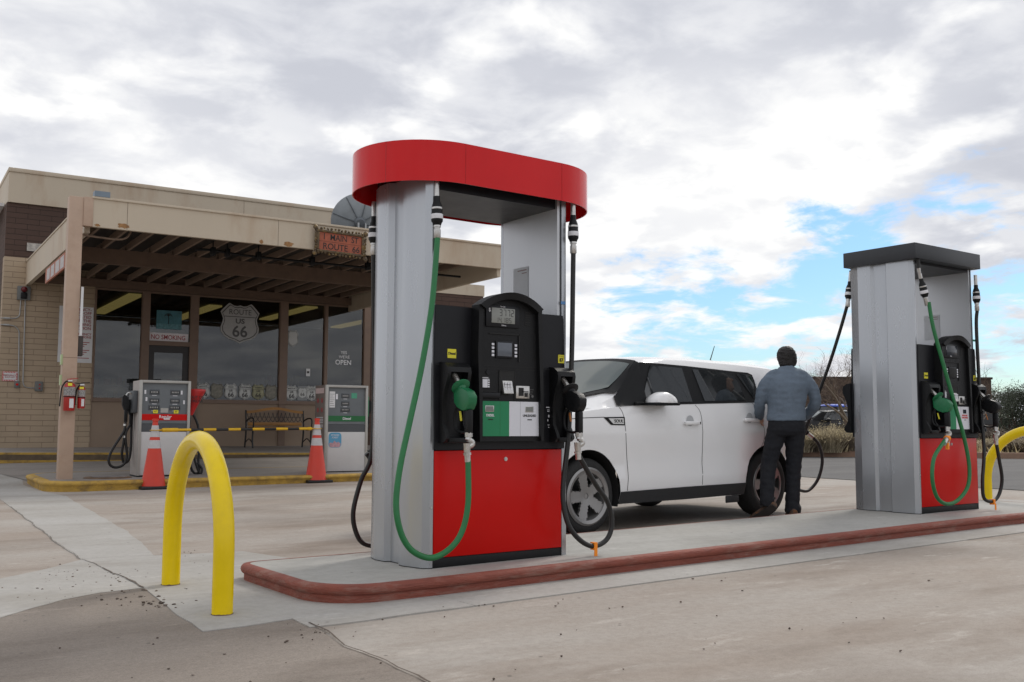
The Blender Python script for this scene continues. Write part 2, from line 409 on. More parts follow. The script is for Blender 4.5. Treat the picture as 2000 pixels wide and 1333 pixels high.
strip = px((0,976),(21,991),(72,1030),(120,1069),(162,1094),(303,1087),(249,1039),(180,1000),(129,970),(85,961),(46,950),(36,932),(20,916),(-120,912),(-120,935))
sheet('pavement', strip, m_conc2, .004, .012, 'pale newer concrete strip running back to the left', 1)
sheet('pavement', px((0,1132),(75,1117),(162,1094),(198,1111),(280,1150),(192,1160),(120,1174),(60,1190),(0,1210),(-160,1240),(-160,1160)), m_conc2, .0055, .012, 'pale concrete wedge at the left edge', 2)
f1 = onz(570,1211); f0 = onz(603,1219)
pad = px((162,1094),(198,1111),(280,1150),(335,1195),(393,1237),(480,1226),(570,1211)) + [(2.05,4.42),(3,4.45),(3,6.6)] + px((475,1079),(303,1087))
sheet('pavement', pad, m_conc2, .007, .012, 'pale concrete pad around the pump island', 3)
sheet('pavement', [(3,4.45),(9,4.45),(9,4.9),(3,4.9)], m_conc2, .007, 0)
sheet('pavement', [(9,4.45),(12.4,4.45),(12.4,6.6),(9,6.6)], m_conc2, .007, 0)
sheet('pavement', [(3,6.0),(9,6.0),(9,6.6),(3,6.6)], m_conc2, .007, 0)
# rough old concrete in the near left corner
sheet('pavement', px((280,1150),(335,1195),(393,1237),(480,1226),(570,1211),(603,1219),(677,1264),(740,1288),(771,1307),(826,1333),(1000,1450)) + [(.2,.6),(-3,.4),(-4,4)] + px((-160,1240),(0,1210),(60,1190),(120,1174),(192,1160)),
      m_conc3, .0025, .012, 'old rough brown concrete in the near left corner', 5)
crack(px((198,1111),(240,1129),(280,1150)), .022, 1)
crack(px((603,1219),(640,1236),(677,1264),(740,1288),(771,1307),(826,1333),(900,1380)), .022, 3)
crack(px((162,1094),(230,1090),(303,1087),(390,1083)), .008, 4)
crack([(2.4,4.43),(3,4.45)], .004, 5)
crack(px((21,991),(72,1030),(120,1069),(162,1094),(198,1111)), .008, 7)

# crumbs and pebbles nobody could count
mb = MB(); rn = random.Random(3)
def crumb(x, y, s):
    t = bmesh.new(); bmesh.ops.create_icosphere(t, subdivisions=1, radius=s)
    for v in t.verts: v.co *= rn.uniform(.65, 1.2)
    bmesh.ops.scale(t, vec=(rn.uniform(.8,1.4), rn.uniform(.8,1.3), rn.uniform(.45,.8)), verts=t.verts)
    bmesh.ops.translate(t, vec=(x, y, G(x, y)+s*.35+.004), verts=t.verts); mb.add(t, 0 if rn.random() < .7 else 1)
for (cx, cy, sp_, k, s) in [(250,1160,90,60,.007),(135,1121,55,45,.005),(300,1180,40,35,.008),(240,1125,40,40,.005),(360,1088,50,50,.004),(110,1150,110,40,.005),(900,1150,220,40,.005),(1300,1110,260,40,.005),
                            (1400,1240,500,45,.006),(500,1275,250,25,.005),(640,1240,60,30,.005),(750,1100,60,8,.004)]:
    for _ in range(int(k*.6)):
        p = onz(cx+rn.gauss(0, sp_*.6), cy+rn.gauss(0, sp_*.16)); crumb(p[0], p[1], s*rn.uniform(.4, 1.5))
tag(mb.build('gravel', [M('dark pebble', (.09,.065,.05), .9, var=.5), M('pale pebble', (.22,.18,.15), .9, var=.4)], smooth=0), 'loose crumbs and pebbles scattered over the concrete', 'gravel', kind='stuff')

# ------------------------------------------------------------------ kerbed islands
def rrect(x0, x1, y0, y1, rad, k=8, splits=()):
    """rounded rectangle, rad = (front-left, front-right, back-right, back-left)"""
    P = []
    def arc(cx, cy, r, a0):
        for i in range(k+1):
            a = R(a0+90*i/k); P.append((cx+r*math.cos(a), cy+r*math.sin(a)))
    arc(x0+rad[0], y0+rad[0], rad[0], 180)
    for s in splits: P.append((s, y0))
    arc(x1-rad[1], y0+rad[1], rad[1], 270)
    arc(x1-rad[2], y1-rad[2], rad[2], 0)
    for s in reversed(splits): P.append((s, y1))
    arc(x0+rad[3], y1-rad[3], rad[3], 90)
    return P
def offset(P, d):
    n = len(P); out = []
    for i in range(n):
        a = Vector(P[i-1]); b = Vector(P[i]); c = Vector(P[(i+1) % n])
        e1 = (b-a).normalized() if (b-a).length > 1e-6 else (c-b).normalized(); e2 = (c-b).normalized() if (c-b).length > 1e-6 else e1
        t = (e1+e2).normalized(); nn = Vector((t.y, -t.x)); out.append((b.x+nn.x*d, b.y+nn.y*d))
    return out
def kerb(P, prof, mat, name, parent, zf, jit=0):
    mb = MB(); rings = []
    for d, h in prof:
        Q = offset(P, d); rings.append([(x, y, zf(x, y)+h + (mnoise.noise(Vector((x*4, y*4, h*20)))*jit)) for x, y in Q])
    mb.loft(rings, cap=False); return mb.build(name, mat, parent, smooth=50)
def slab(P, h, mat, name, parent, zf, splits=None):
    mb = MB(); mb._f([mb.b.verts.new((x, y, zf(x, y)+h)) for x, y in P])
    if splits:
        for s in splits:
            bmesh.ops.bisect_plane(mb.b, geom=mb.b.verts[:]+mb.b.edges[:]+mb.b.faces[:], plane_co=(s,0,0), plane_no=(1,0,0))
    bmesh.ops.triangulate(mb.b, faces=mb.b.faces[:]); return mb.build(name, mat, parent, smooth=0)
isl = thing('pump_island', 'long concrete pump island with a red bullnose kerb under the two new pumps', 'island')
IP = rrect(2.32, 10.8, 4.83, 6.08, (.34,.3,.3,.14), splits=(3, 4, 5, 6, 7, 8, 9))
prof = [(0,-.03),(0,.046),(.008,.050),(.016,.058),(.022,.072),(.018,.089),(.008,.099),(-.02,.1035),(-.035,.1030)]
kerb(IP, prof, m_redk, 'kerb', isl, G, .002)
slab(offset(IP, -.03), .1025, m_isl, 'slab', isl, G, (3, 9))

# ------------------------------------------------------------------ yellow hoop barriers
def hoop(label, x, y0, y1, h, rad, legr=.0525, rz_=0.):
    t = thing('hoop_barrier', label, 'bollard', (x, y0, G(x, y0)), rz_, group='yellow pipe hoops at the island ends')
    L_ = y1-y0; pts = [(0,0,-.02),(0,0,h-rad-.12),(0,0,h-rad)]
    for i in range(1, 12):
        a = math.pi*i/24; pts.append((0, rad-rad*math.cos(a), h-rad+rad*math.sin(a)))
    pts.append((0, rad, h))
    if L_-2*rad > .02: pts.append((0, L_-rad, h))
    for i in range(1, 12):
        a = math.pi/2-math.pi*i/24; pts.append((0, L_-rad+rad*math.cos(a), h-rad+rad*math.sin(a)))
    pts += [(0, L_, h-rad),(0, L_, h-rad-.12),(0, L_, -.02)]
    MB().tube(pts, legr, n=28, smooth=0).build('bent_pipe', m_yelpipe, t, smooth=60)
    # broken paint skirt at the foot of each leg
    for yy in (0, L_):
        mb = MB(); rr = []
        for k in range(36):
            a = 2*math.pi*k/36; rr.append((a, .010+.010*abs(mnoise.noise(Vector((k*.9, yy, 3))))))
        rings = [[((legr+.0015)*math.cos(a), yy+(legr+.0015)*math.sin(a), hh if q else -.01) for a, hh in rr] for q in (0, 1)]
        mb.loft(rings, cap=False); mb.build('foot_ring', m_rst, t, smooth=60)
    return t
p_a = onz(433,1206); p_b = onz(331,1143)
hoop('bright yellow hoop barrier standing at the near left of the red kerbed island', 1.825, 4.97, 6.053, .865, .535, rz_=R(-4.2))
hoop('yellow hoop barrier at the far end behind the far pump', 11.08, 4.93, 6.07, .875, .56)

# ------------------------------------------------------------------ fuel dispensers
PW, PD = .985, .70      # body width, depth
def arcpts(cx, z0, hw, rise, k=14):
    """points of a shallow arc from +hw to -hw"""
    r = (hw*hw+rise*rise)/(2*rise); a0 = math.asin(min(1, hw/r)); return [(cx+r*math.sin(a0-2*a0*i/k), z0+rise-r+r*math.cos(a0-2*a0*i/k)) for i in range(k+1)]

SEG = {'0':'abcdef','1':'bc','2':'abged','3':'abgcd','4':'fgbc','5':'afgcd','6':'afgedc','7':'abc','8':'abcdefg','9':'abcdfg'}
def lcd_digits(mb, txt, x1, zc, h, y, w):
    """right aligned seven-segment figures"""
    t = h*.09; x = x1
    for ch in reversed(txt):
        if ch == '.':
            mb.box(x-w*.20, x-w*.06, y-.0006, y, zc-h/2, zc-h/2+t*1.4); x -= w*.22; continue
        x0 = x-w*.72; sg = SEG[ch]
        R_ = {'a': (x0+t, x-t-.0, zc+h/2-t, zc+h/2), 'd': (x0+t, x-t, zc-h/2, zc-h/2+t), 'g': (x0+t, x-t, zc-t/2, zc+t/2),
              'b': (x-t, x, zc+t*.5, zc+h/2-t*.4), 'c': (x-t, x, zc-h/2+t*.4, zc-t*.5), 'f': (x0, x0+t, zc+t*.5, zc+h/2-t*.4), 'e': (x0, x0+t, zc-h/2+t*.4, zc-t*.5)}
        for s_ in sg:
            a = R_[s_]; mb.box(a[0], a[1], y-.0006, y, a[2], a[3])
        x -= w

def nozzle(par, T, x, col, colr, trig):
    """fuel nozzle hanging in its boot; grip plane is the YZ plane at x"""
    s = thing_part = None
    body = MB(T)
    prof = [(-.262,.975),(-.268,1.02),(-.235,1.055),(-.175,1.075),(-.125,1.075),(-.095,1.045),(-.10,.985),(-.135,.955),(-.19,.935),(-.235,.94)]
    body.prism(prof, x-.031, x+.031, 'x')
    bmesh.ops.bevel(body.b, geom=body.b.edges[:], offset=.012, segments=2, profile=.6, affect='EDGES')
    nz = body.build('nozzle', col, par, smooth=50)
    g = MB(T); g.box(x-.019, x+.019, -.245, -.195, .80, .945, .012); g.build('grip', m_blk, nz)
    g = MB(T); g.tube([(x,-.10,.965),(x,-.075,.93),(x,-.07,.87),(x,-.09,.825),(x,-.15,.808),(x,-.2,.812)], .009, n=8); g.build('trigger_guard', m_blk, nz)
    g = MB(T); g.box(x-.006, x+.006, -.137, -.128, .875, .935, .003, rot=Matrix.Rotation(R(-14), 4, 'X')); g.build('trigger', trig, nz)
    d = Vector((0, .115, .115)).normalized(); c = Vector((x, -.135, 1.078))
    g = MB(T); g.lathe([(.02,-.03),(.028,-.01),(.056,.0),(.059,.004),(.056,.010),(.030,.012),(.022,.02)], c, d, n=30); g.build('splash_guard', colr, nz, smooth=40)
    g = MB(T); pts = [c+d*.0, c+d*.05, c+d*.09, c+d*.13+Vector((0,.01,-.004)), c+d*.16+Vector((0,.035,-.02))]
    g.tube(pts, .0125, n=14)
    for k in range(7):
        q = c+d*(.028+k*.013); g.cyl(q, q+d*.006, .0165, n=14)
    g.build('spout', m_metal, nz)
    g = MB(T); g.cyl((x,-.22,.808),(x,-.22,.782),.024,n=8); g.cyl((x,-.22,.785),(x-.004,-.22,.765),.018,n=14)
    g.tube([(x-.004,-.22,.77),(x+.022,-.225,.752),(x+.020,-.225,.735),(x-.012,-.22,.722)], .017, n=12)
    g.cyl((x-.012,-.22,.745),(x-.010,-.22,.69),.023,.019,n=8); g.cyl((x-.010,-.22,.69),(x-.008,-.22,.676),.024,n=8); g.cyl((x-.008,-.22,.678),(x-.004,-.22,.636),.0185,n=16)
    g.build('swivel', m_metal, nz, smooth=30)
    return nz

def breakaway(par, T, p, d, bands=True):
    """breakaway coupling hanging from the canopy at p along d"""
    p = Vector(p); d = Vector(d).normalized()
    h = MB(T); h.cyl(p-d*.03, p+d*.085, .0165, n=16); h.build('ferrule', m_metal, par)
    h = MB(T); h.lathe([(.019,.07),(.02,.10),(.030,.125),(.034,.15),(.034,.175),(.036,.18),(.036,.225),(.030,.235),(.024,.25)], p, d, n=24); o = h.build('breakaway_coupling', m_blk, par)
    h = MB(T); h.lathe([(.0365,.182),(.0372,.184),(.0372,.210),(.0365,.212)], p, d, n=24, cap=False); h.build('band', m_inkw, o)
    h = MB(T); h.lathe([(.0345,.14),(.035,.142),(.035,.150),(.0345,.152)], p, d, n=24, cap=False); h.build('band', m_metal, o)
    h = MB(T); h.lathe([(.020,.245),(.023,.25),(.023,.262),(.019,.265),(.0185,.275),(.022,.277),(.022,.325),(.019,.33)], p, d, n=20); h.build('collar', m_metal, par)
    return p+d*.325

def face(par, T, var, near):
    """one service side of the dispenser: door, head with the module, boots"""
    P = lambda: MB(T)
    door = P().box(.004, PW-.004, -.002, .03, .062, .697, .004).build('lower_door', m_redp, par)
    P().cyl((.53,-.006,.640),(.53,-.001,.640),.013,n=20).cyl((.53,-.010,.640),(.53,-.005,.640),.008,n=16).build('lock', m_metal, door)
    P().box(.0, PW, .004, .05, 0, .060, .003).build('plinth', m_blk, par)
    # head: two side panels slightly flared, module in the middle
    head = P().prism([(.002,.702),(PW+.012,.702),(PW+.018,1.10),(PW+.006,1.55),(PW,1.578),(.0,1.578),(-.006,1.40),(-.008,1.1)], -.012, .06, 'y').build('head_panel', m_blk2, par)
    P().box(.0, .245, -.0155, -.0125, 1.214, 1.217).build('panel_seam', m_dark, head); P().box(.755, PW, -.0155, -.0125, 1.214, 1.217).build('panel_seam', m_dark, head)
    cx = .502
    # module slab
    arc = arcpts(cx, 1.592, .243, .088, 16)
    slabp = [(cx-.225,.752),(cx+.262,.752),(cx+.262,1.0),(cx+.252,1.30)]+arc+[(cx-.252,1.30),(cx-.238,1.0)]
    slabp = [(cx-.232,.752),(cx+.260,.752),(cx+.258,1.0),(cx+.250,1.30)]+arc+[(cx-.250,1.30),(cx-.238,1.0)]
    mod = P().prism(slabp, -.068, -.013, 'y').build('control_module', m_blk, par, smooth=30)
    # raised rim left, right, and the hood
    inner = arcpts(cx, 1.566, .205, .072, 16)
    rim = P()
    rim.prism([(cx-.232,.752),(cx-.212,.752),(cx-.214,1.0),(cx-.222,1.30),(cx-.212,1.566),(cx-.243,1.592),(cx-.250,1.30),(cx-.238,1.0)], -.098, -.067, 'y')
    rim.prism([(cx+.260,.752),(cx+.258,1.0),(cx+.250,1.30),(cx+.243,1.592),(cx+.212,1.566),(cx+.222,1.30),(cx+.234,1.0),(cx+.238,.752)], -.098, -.067, 'y')
    hood = [[(u, -.135+.02*abs(u-cx)/.24, v) for u, v in arc], [(u, -.067, v) for u, v in arc], [(u, -.067, v) for u, v in inner], [(u, -.118, v) for u, v in inner]]
    for a, b_ in ((0,1),(1,2),(2,3),(3,0)):
        rim.loft([hood[a], hood[b_]], closed=False, cap=False)
    for k in (0, -1):
        rim._f([rim.b.verts.new(h[k]) for h in hood])
    rim.build('module_rim', m_blk, mod, smooth=40)
    y = -.069
    bz = P().box(cx-.18, cx+.078, y-.010, y, 1.462, 1.600, .006).build('display_bezel', m_blk2, mod)
    lit = var == 0
    P().box(.362, .541, y-.0135, y-.009, 1.487, 1.582, .002).build('price_display', m_lcd if lit else m_lcdd, mod)
    g = P(); yy = y-.0137
    if lit and near:
        lcd_digits(g, '3772', .532, 1.553, .042, yy, .030); lcd_digits(g, '14.185', .512, 1.507, .030, yy, .024)
        g.build('display_figures', m_ink, mod)
        text('$', .032, (.347, yy+.001, 1.566), m_inkw, mod, T=T)
        text('This Sale', .011, (.447, yy+.002, 1.591), m_inkw, mod, T=T)
        text('Gallons', .012, (.455, yy+.002, 1.474), m_inkw, mod, T=T)
    else:
        g.box(.362, .366, yy, yy+.001, 1.54, 1.57).box(.42,.45,yy,yy+.001,1.478,1.482).build('display_figures', m_inkw, mod)
    g = P()
    for k in range(6):
        for a, b_ in ((.285,.315),(.628,.672)):
            g.box(a, b_, y-.002, y, 1.488+k*.0155, 1.494+k*.0155)
    g.build('vent', m_dark, mod)
    # upper door outline and screen
    g = P()
    for a in ((.292,.700,1.438,1.441),(.308,.712,1.217,1.220),(.292,.295,1.217,1.441),(.708,.711,1.217,1.441),(.292,.712,1.200,1.2025)):
        g.box(a[0], a[1], y-.0008, y, a[2], a[3])
    g.box(.352,.585,y-.006,y,1.418,1.424).box(.578,.586,y-.006,y,1.250,1.424)
    g.build('panel_line', m_dark, mod)
    P().box(.398,.530,y-.010,y,1.270,1.376,.003).build('screen_frame', m_blk2, mod)
    P().box(.409,.519,y-.0125,y-.009,1.281,1.366,.002).build('screen', m_scr if lit else m_dark, mod)
    for k in range(4):
        for xx in (.380, .556): P().box(xx-.0095, xx+.0095, y-.005, y, 1.346-k*.0225, 1.361-k*.0225, .002).build('soft_key', m_wht, mod)
    P().cyl((.345,y-.004,1.178),(.345,y,1.178),.015,n=20).build('lock_cap', m_blk2, mod)
    # white key block, receipt slot, keypad, card reader
    P().box(.287,.356,y-.003,y,1.080,1.150,.001).build('key_label', m_blk2, mod)
    g = P()
    for k in range(4):
        g.box(.288,.300,y-.0045,y-.003,1.084+k*.0135,1.093+k*.0135).box(.343,.355,y-.0045,y-.003,1.084+k*.0135,1.093+k*.0135)
    g.box(.303,.340,y-.0045,y-.003,1.083,1.134); g.build('white_key', m_wht, mod)
    P().box(.290,.352,y-.004,y-.003,1.1385,1.140).box(.300,.345,y-.004,y-.003,1.1425,1.146).build('lettering', m_inkw, mod)
    P().box(.288,.425,y-.022,y,1.018,1.052,.006).build('receipt_lip', m_blk2, mod)
    P().box(.300,.412,y-.003,y,1.056,1.064).build('receipt_slot', m_dark, mod)
    kp = P().box(.428,.434,y-.004,y,1.010,1.190).box(.546,.552,y-.004,y,1.010,1.190).box(.428,.552,y-.004,y,1.187,1.192).box(.434,.546,y-.002,y,1.065,1.187).build('keypad_surround', m_dark, mod)
    pad_ = P().box(.448,.522,y-.022,y-.002,1.045,1.128,.003, rot=Matrix.Rotation(R(-14),4,'X')).build('keypad', m_metal, mod)
    g = P()
    for i in range(4):
        for j in range(3):
            g.box(.456+j*.021,.470+j*.021,y-.0275+i*.0,y-.021,1.052+i*.018,1.064+i*.018)
    g.build('key', m_wht, mod)
    P().box(.553,.660,y-.012,y,1.020,1.100,.004).build('card_reader', m_metal, mod)
    P().box(.572,.612,y-.013,y-.011,1.036,1.088).box(.618,.645,y-.013,y-.011,1.030,1.056).box(.600,.65,y-.013,y-.011,1.060,1.066).build('card_slot', m_dark, mod)
    g = P()
    for k in range(3): g.box(.668,.700-.006*k,y-.001,y,1.076-.014*k,1.079-.014*k)
    g.cyl((.69,y-.001,1.035),(.69,y,1.035),.009,n=12); g.build('instruction_mark', M('grey print', (.12,.12,.12), .5) if 'grey print' not in bpy.data.materials else bpy.data.materials['grey print'], mod)
    # grade labels
    gl = P().prism([(.286,.784),(.506,.784),(.506,1.000),(.282,1.000)], y-.003, y, 'y').build('diesel_label', m_grnl, mod)
    wl = P().prism([(.507,.784),(.744,.784),(.738,1.000),(.507,1.000)], y-.003, y, 'y').build('unleaded_label', m_wht, mod)
    P().box(.436,.438,y-.0036,y-.003,.784,1.0).build('label_seam', m_grn, gl); P().box(.592,.594,y-.0036,y-.003,.784,1.0).build('label_seam', M('label seam', (.4,.4,.42), .5), wl)
    yl = y-.0035
    if lit:
        for a, o_, s_ in ((.328, gl, 0), (.634, wl, 1)):
            P().box(a-.004,a+.061,yl-.002,yl,.934,.972,.001).build('label_display_frame', m_metal, o_)
            P().box(a,a+.055,yl-.003,yl-.0015,.938,.968).build('label_display', M('small display', (.20,.21,.20), .3), o_)
        text('DIESEL', .0205, (.362, yl, .912), m_inkw, gl, T=T, bold=.0006); text('UNLEADED', .0205, (.665, yl, .912), m_ink, wl, T=T, bold=.0006)
        P().box(.347,.382,yl-.001,yl,.884,.890).build('label_mark', m_dark, gl); P().box(.648,.684,yl-.001,yl,.884,.890).build('label_mark', m_dark, wl)
    else:
        P().box(.630,.685,yl-.003,yl,.935,.972).build('label_display', m_lcdd, wl)
        text('REGULAR\nUNLEADED', .021, (.66, yl, .905), m_redp, wl, T=T, bold=.0006); text('DIESEL', .0205, (.362, yl, .912), m_inkw, gl, T=T, bold=.0006)
        P().box(.648,.684,yl-.001,yl,.870,.875).build('label_mark', m_dark, wl)
    # yellow grade stickers
    st = P().box(.084,.146,-.0145,-.012,1.258,1.314).build('grade_sticker', m_yel, head)
    if near or lit: text('Diesel', .021, (.115,-.015,1.286), m_ink, st, T=T, bold=.0008)
    st = P().box(.945,.995,-.0145,-.012,1.262,1.316).build('grade_sticker', m_yel, head)
    text('87', .032, (.970,-.015,1.281), m_ink, st, T=T, bold=.0012)
    P().box(.948,.992,-.0152,-.0142,1.308,1.310).box(.948,.992,-.0152,-.0142,1.302,1.3035).build('lettering', m_ink, st)
    g = P()
    for a in ((.845,.905,.966,.972),(.855,.882,.950,.954),(.855,.880,.941,.945),(.862,.875,.905,.92),(.875,.90,.90,.907),(.893,.900,.86,.912),(.856,.862,.878,.892),(.858,.884,.852,.857),(.862,.884,.838,.842),(.888,.895,.775,.83),(.880,.89,.80,.815)):
        g.box(a[0], a[1], -.0135, -.012, a[2], a[3])
    g.build('instruction_mark', m_inkw, head)
    # nozzle boots
    for bx0 in (.030, .862):
        x0, x1 = bx0, bx0+.17
        if bx0 > .5: x1 = 1.018; x0 = .872
        if bx0 > .5 and var == 0 and not near: continue
        prof = [(-.012,1.232),(-.06,1.226),(-.098,1.200),(-.106,1.170),(-.100,1.135),(-.070,1.07),(-.050,1.0),(-.050,.86),(-.085,.80),(-.095,.77),(-.07,.748),(-.012,.742)]
        boot = P()
        boot.prism(prof, x0, x0+.024, 'x'); boot.prism(prof, x1-.024, x1, 'x')
        top = [(-.012,1.2315),(-.06,1.2255),(-.0975,1.1995),(-.1055,1.170),(-.085,1.180),(-.06,1.2),(-.012,1.2)]
        boot.prism(top, x0+.024, x1-.024, 'x'); boot.box(x0+.024, x1-.024, -.03, -.0125, .745, 1.2); boot.box(x0+.024,x1-.024,-.09,-.012,.745,.775,.004)
        boot.build('nozzle_boot', m_blk, par, smooth=30)
        if near or bx0 > .5 or var == 1:
            if bx0 < .5: nozzle(par, T, .105, m_grnp, m_grnp, m_yel)
            elif not (var == 1 and not near): nozzle(par, T, .950, m_blk, m_blk, M('rust orange trigger', (.45,.16,.03), .5))
    if var == 0 and not near: pass

def dispenser(var, label, loc):
    t = thing('fuel_dispenser', label, 'fuel pump', loc, group='new red and silver pumps on the red kerbed island')
    I = Matrix.Identity(4)
    B = Matrix.Translation((PW, PD, 0)) @ Matrix.Rotation(math.pi, 4, 'Z')
    # end columns: folded sheet, C in plan
    top = 2.40
    outp = [(0,0),(-.026,-.004),(-.058,.03),(-.076,.10),(-.098,.182),(-.096,.236),(-.060,.262),(-.060,.400),(-.094,.425),(-.100,.534),(-.070,.64),(-.036,.70),(0,.70)]
    if var == 1: outp = [(0,0),(-.026,-.004),(-.050,.035),(-.064,.262),(-.036,.285),(-.034,.415),(-.062,.438),(-.060,.58),(-.014,.69),(0,.70)]
    inn = [(0,.672),(.012,.64),(.012,.25),(-.035,.14),(-.035,.05),(0,.03)]
    # thin sheet: outer profile then inner profile back
    inn = [(.0,.670),(-.012,.668),(-.050,.62),(-.060,.50),(-.040,.36),(-.042,.24),(-.064,.16),(-.040,.06),(-.012,.028),(0,.028)]
    if var == 1: inn = [(max(a, -.62*.05) if a < -.02 else a, b_) for a, b_ in inn]
    prof = outp + inn
    for T_ in (I, B):
        c = MB(T_).prism(prof, .006, top, 'z'); o = c.build('end_column', m_steelend, t, smooth=20)
        MB(T_).prism([(a*.97+.0, b_) for a, b_ in outp], .0, .006, 'z').build('column_shadow_gap', m_dark, o)
        # inner liner above the head
        MB(T_).prism([(.012,.060),(.022,.060),(.030,.25),(.030,.69),(.010,.69)], 1.50, top, 'z').build('column_liner', m_steel, t, smooth=20)
        MB(T_).cyl((-.014,-.0065,.36),(-.014,-.002,.36),.006,n=12).build('screw', m_metal, o)
    # core between the columns
    MB().box(.012, PW-.012, .051, PD-.051, .0, 1.50).build('cabinet_core', m_blk2, t)
    face(t, I, var, True); face(t, B, var, False)
    MB().box(PW-.01, PW+.028, -.0062, -.0045, 1.655, 1.675).build('tape_strip', M('blue tape', (.10,.25,.5), .5) if var == 0 else M('green tape', (.03,.35,.2), .5), t)
    pn = MB().box(PW-.0335, PW-.0322, .33, .50, 1.70, 1.95).build('paper_notice', M('notice paper', (.62,.64,.66), .6), t)
    MB().box(PW-.0342, PW-.0336, .345, .45, 1.925, 1.932).box(PW-.0342, PW-.0336, .345, .40, 1.905, 1.911).build('lettering', M('notice ink', (.25,.15,.15), .6), pn)
    if var == 1: MB().box(.030,.0315,.10,.14,1.64,1.665).build('tape_strip', bpy.data.materials['green tape'], t)
    # canopy
    if var == 0:
        cx, cy, Ls, r, z1, b = .535, .385, .38, .475, 2.582, .252
        def stad(r, z, k=26):
            P = [(cx+Ls+r*math.cos(R(-90+180*i/k)), cy+r*math.sin(R(-90+180*i/k)), z) for i in range(k+1)]
            return P + [(cx-Ls+r*math.cos(R(90+180*i/k)), cy+r*math.sin(R(90+180*i/k)), z) for i in range(k+1)]
        m = MB(); m.loft([stad(r-.006, z1-b+.0), stad(r, z1-b), stad(r, z1), stad(r-.006, z1+.002), stad(r-.012, z1), stad(r-.006, z1-b+.0)], cap=False)
        can = m.build('canopy', m_redcan, t, smooth=40)
        m = MB(); m.loft([stad(r-.014, z1-.03), stad(r-.014, z1-.012)]); m.build('canopy_top', m_steel, can)
        for (xx, yy) in ((cx-Ls, cy-r-.0008), (cx+Ls, cy-r-.0008), (cx-Ls-r*math.sin(R(62)), cy-r*math.cos(R(62))-.0008)):
            MB().box(xx-.0006, xx+.0006, yy-.0006, yy+.002, z1-b, z1).build('canopy_seam', M('seam red', (.36,.006,.006), .4), can)
        MB().box(.02, PW-.02, .03, PD-.03, 2.30, 2.42).build('canopy_box', m_blk2, can)
        MB().box(-.03, PW+.03, .0, PD, 2.40, 2.50).build('canopy_frame', m_blk2, can)
        MB().cyl((.40,-.03,2.395),(.40,-.03,2.43),.012,n=10).build('canopy_bolt', m_metal, can)
    else:
        m = MB(); m.box(-.115, PW+.035, -.085, PD+.0, 2.375, 2.522, .004); can = m.build('canopy', M('black painted sheet', (.022,.025,.030), .42, var=.25, scale=3), t)
        MB().box(.0, PW, .02, PD-.03, 2.35, 2.376).build('canopy_frame', m_blk2, can)
    # hoses
    if var == 0:
        end = breakaway(t, None, (-.002,-.008,2.315), (.008,-.02,-1))
        gp = [(.001,-.015,2.0),(-.012,-.03,1.91),(-.085,-.10,1.552),(-.175,-.14,1.182),(-.272,-.18,.869),(-.346,-.21,.625),(-.381,-.23,.443),(-.380,-.25,.318),(-.342,-.26,.21),(-.275,-.27,.139),(-.164,-.27,.106),(-.045,-.27,.152),(.040,-.26,.244),(.085,-.25,.396),(.101,-.225,.60),(.101,-.22,.65)]
        MB().tube(gp, .0175, n=14, smooth=6).build('fuel_hose', m_grn, t, smooth=60)
        breakaway(t, None, (1.060,-.03,2.33), (0.005,0,-1))
        bp_ = [(1.062,-.03,2.02),(1.057,-.03,1.78),(1.030,-.05,1.30),(.978,-.08,.793),(.919,-.1,.498),(.905,-.12,.337),(.935,-.14,.208),(1.024,-.15,.113),(1.132,-.15,.073),(1.243,-.15,.109),(1.288,-.15,.206),(1.257,-.15,.341),(1.139,-.17,.462),(1.026,-.2,.575),(.948,-.22,.66)]
        h = MB().tube(bp_, .0165, n=14, smooth=6).build('fuel_hose', m_rub, t, smooth=60)
        MB().box(1.120,1.146,-.170,-.128,.050,.098).box(1.118,1.144,-.172,-.169,-.0,.055).build('hose_tag', m_orange, h)
        breakaway(t, None, (-.038,.73,2.31), (.01,0,-1))
        MB().tube([(-.036,.73,2.0),(-.020,.75,1.75),(.019,.80,1.3),(.041,.85,.684),(-.013,.90,.479),(-.056,.92,.276),(-.024,.94,.137),(.04,.94,.055),(.16,.92,.04),(.26,.92,.12),(.25,.92,.35),(.12,.92,.55),(.035,.92,.66)], .0165, n=12, smooth=6).build('fuel_hose', m_rub, t, smooth=60)
        breakaway(t, None, (PW+.085,.75,2.31), (0,0.02,-1))
        MB().tube([(PW+.085,.755,2.0),(PW+.09,.78,1.5),(PW+.12,.85,.9),(PW+.2,.9,.4),(PW+.12,.92,.14),(PW-.02,.92,.22),(PW-.10,.92,.45),(PW-.105,.92,.65)], .0175, n=12, smooth=6).build('fuel_hose', m_grn, t, smooth=60)
    return t
P1 = (3.16, 5.145, .1015+G(3.16, 5.2)); P2 = (8.56, 5.32, .1025+G(8.56, 5.5))
pump1 = dispenser(0, 'near fuel pump with a large rounded red canopy and silver ends', P1)
pump2 = dispenser(1, 'far fuel pump with a flat black rectangular canopy right of the man', P2)
pump2.rotation_euler.z = R(0)
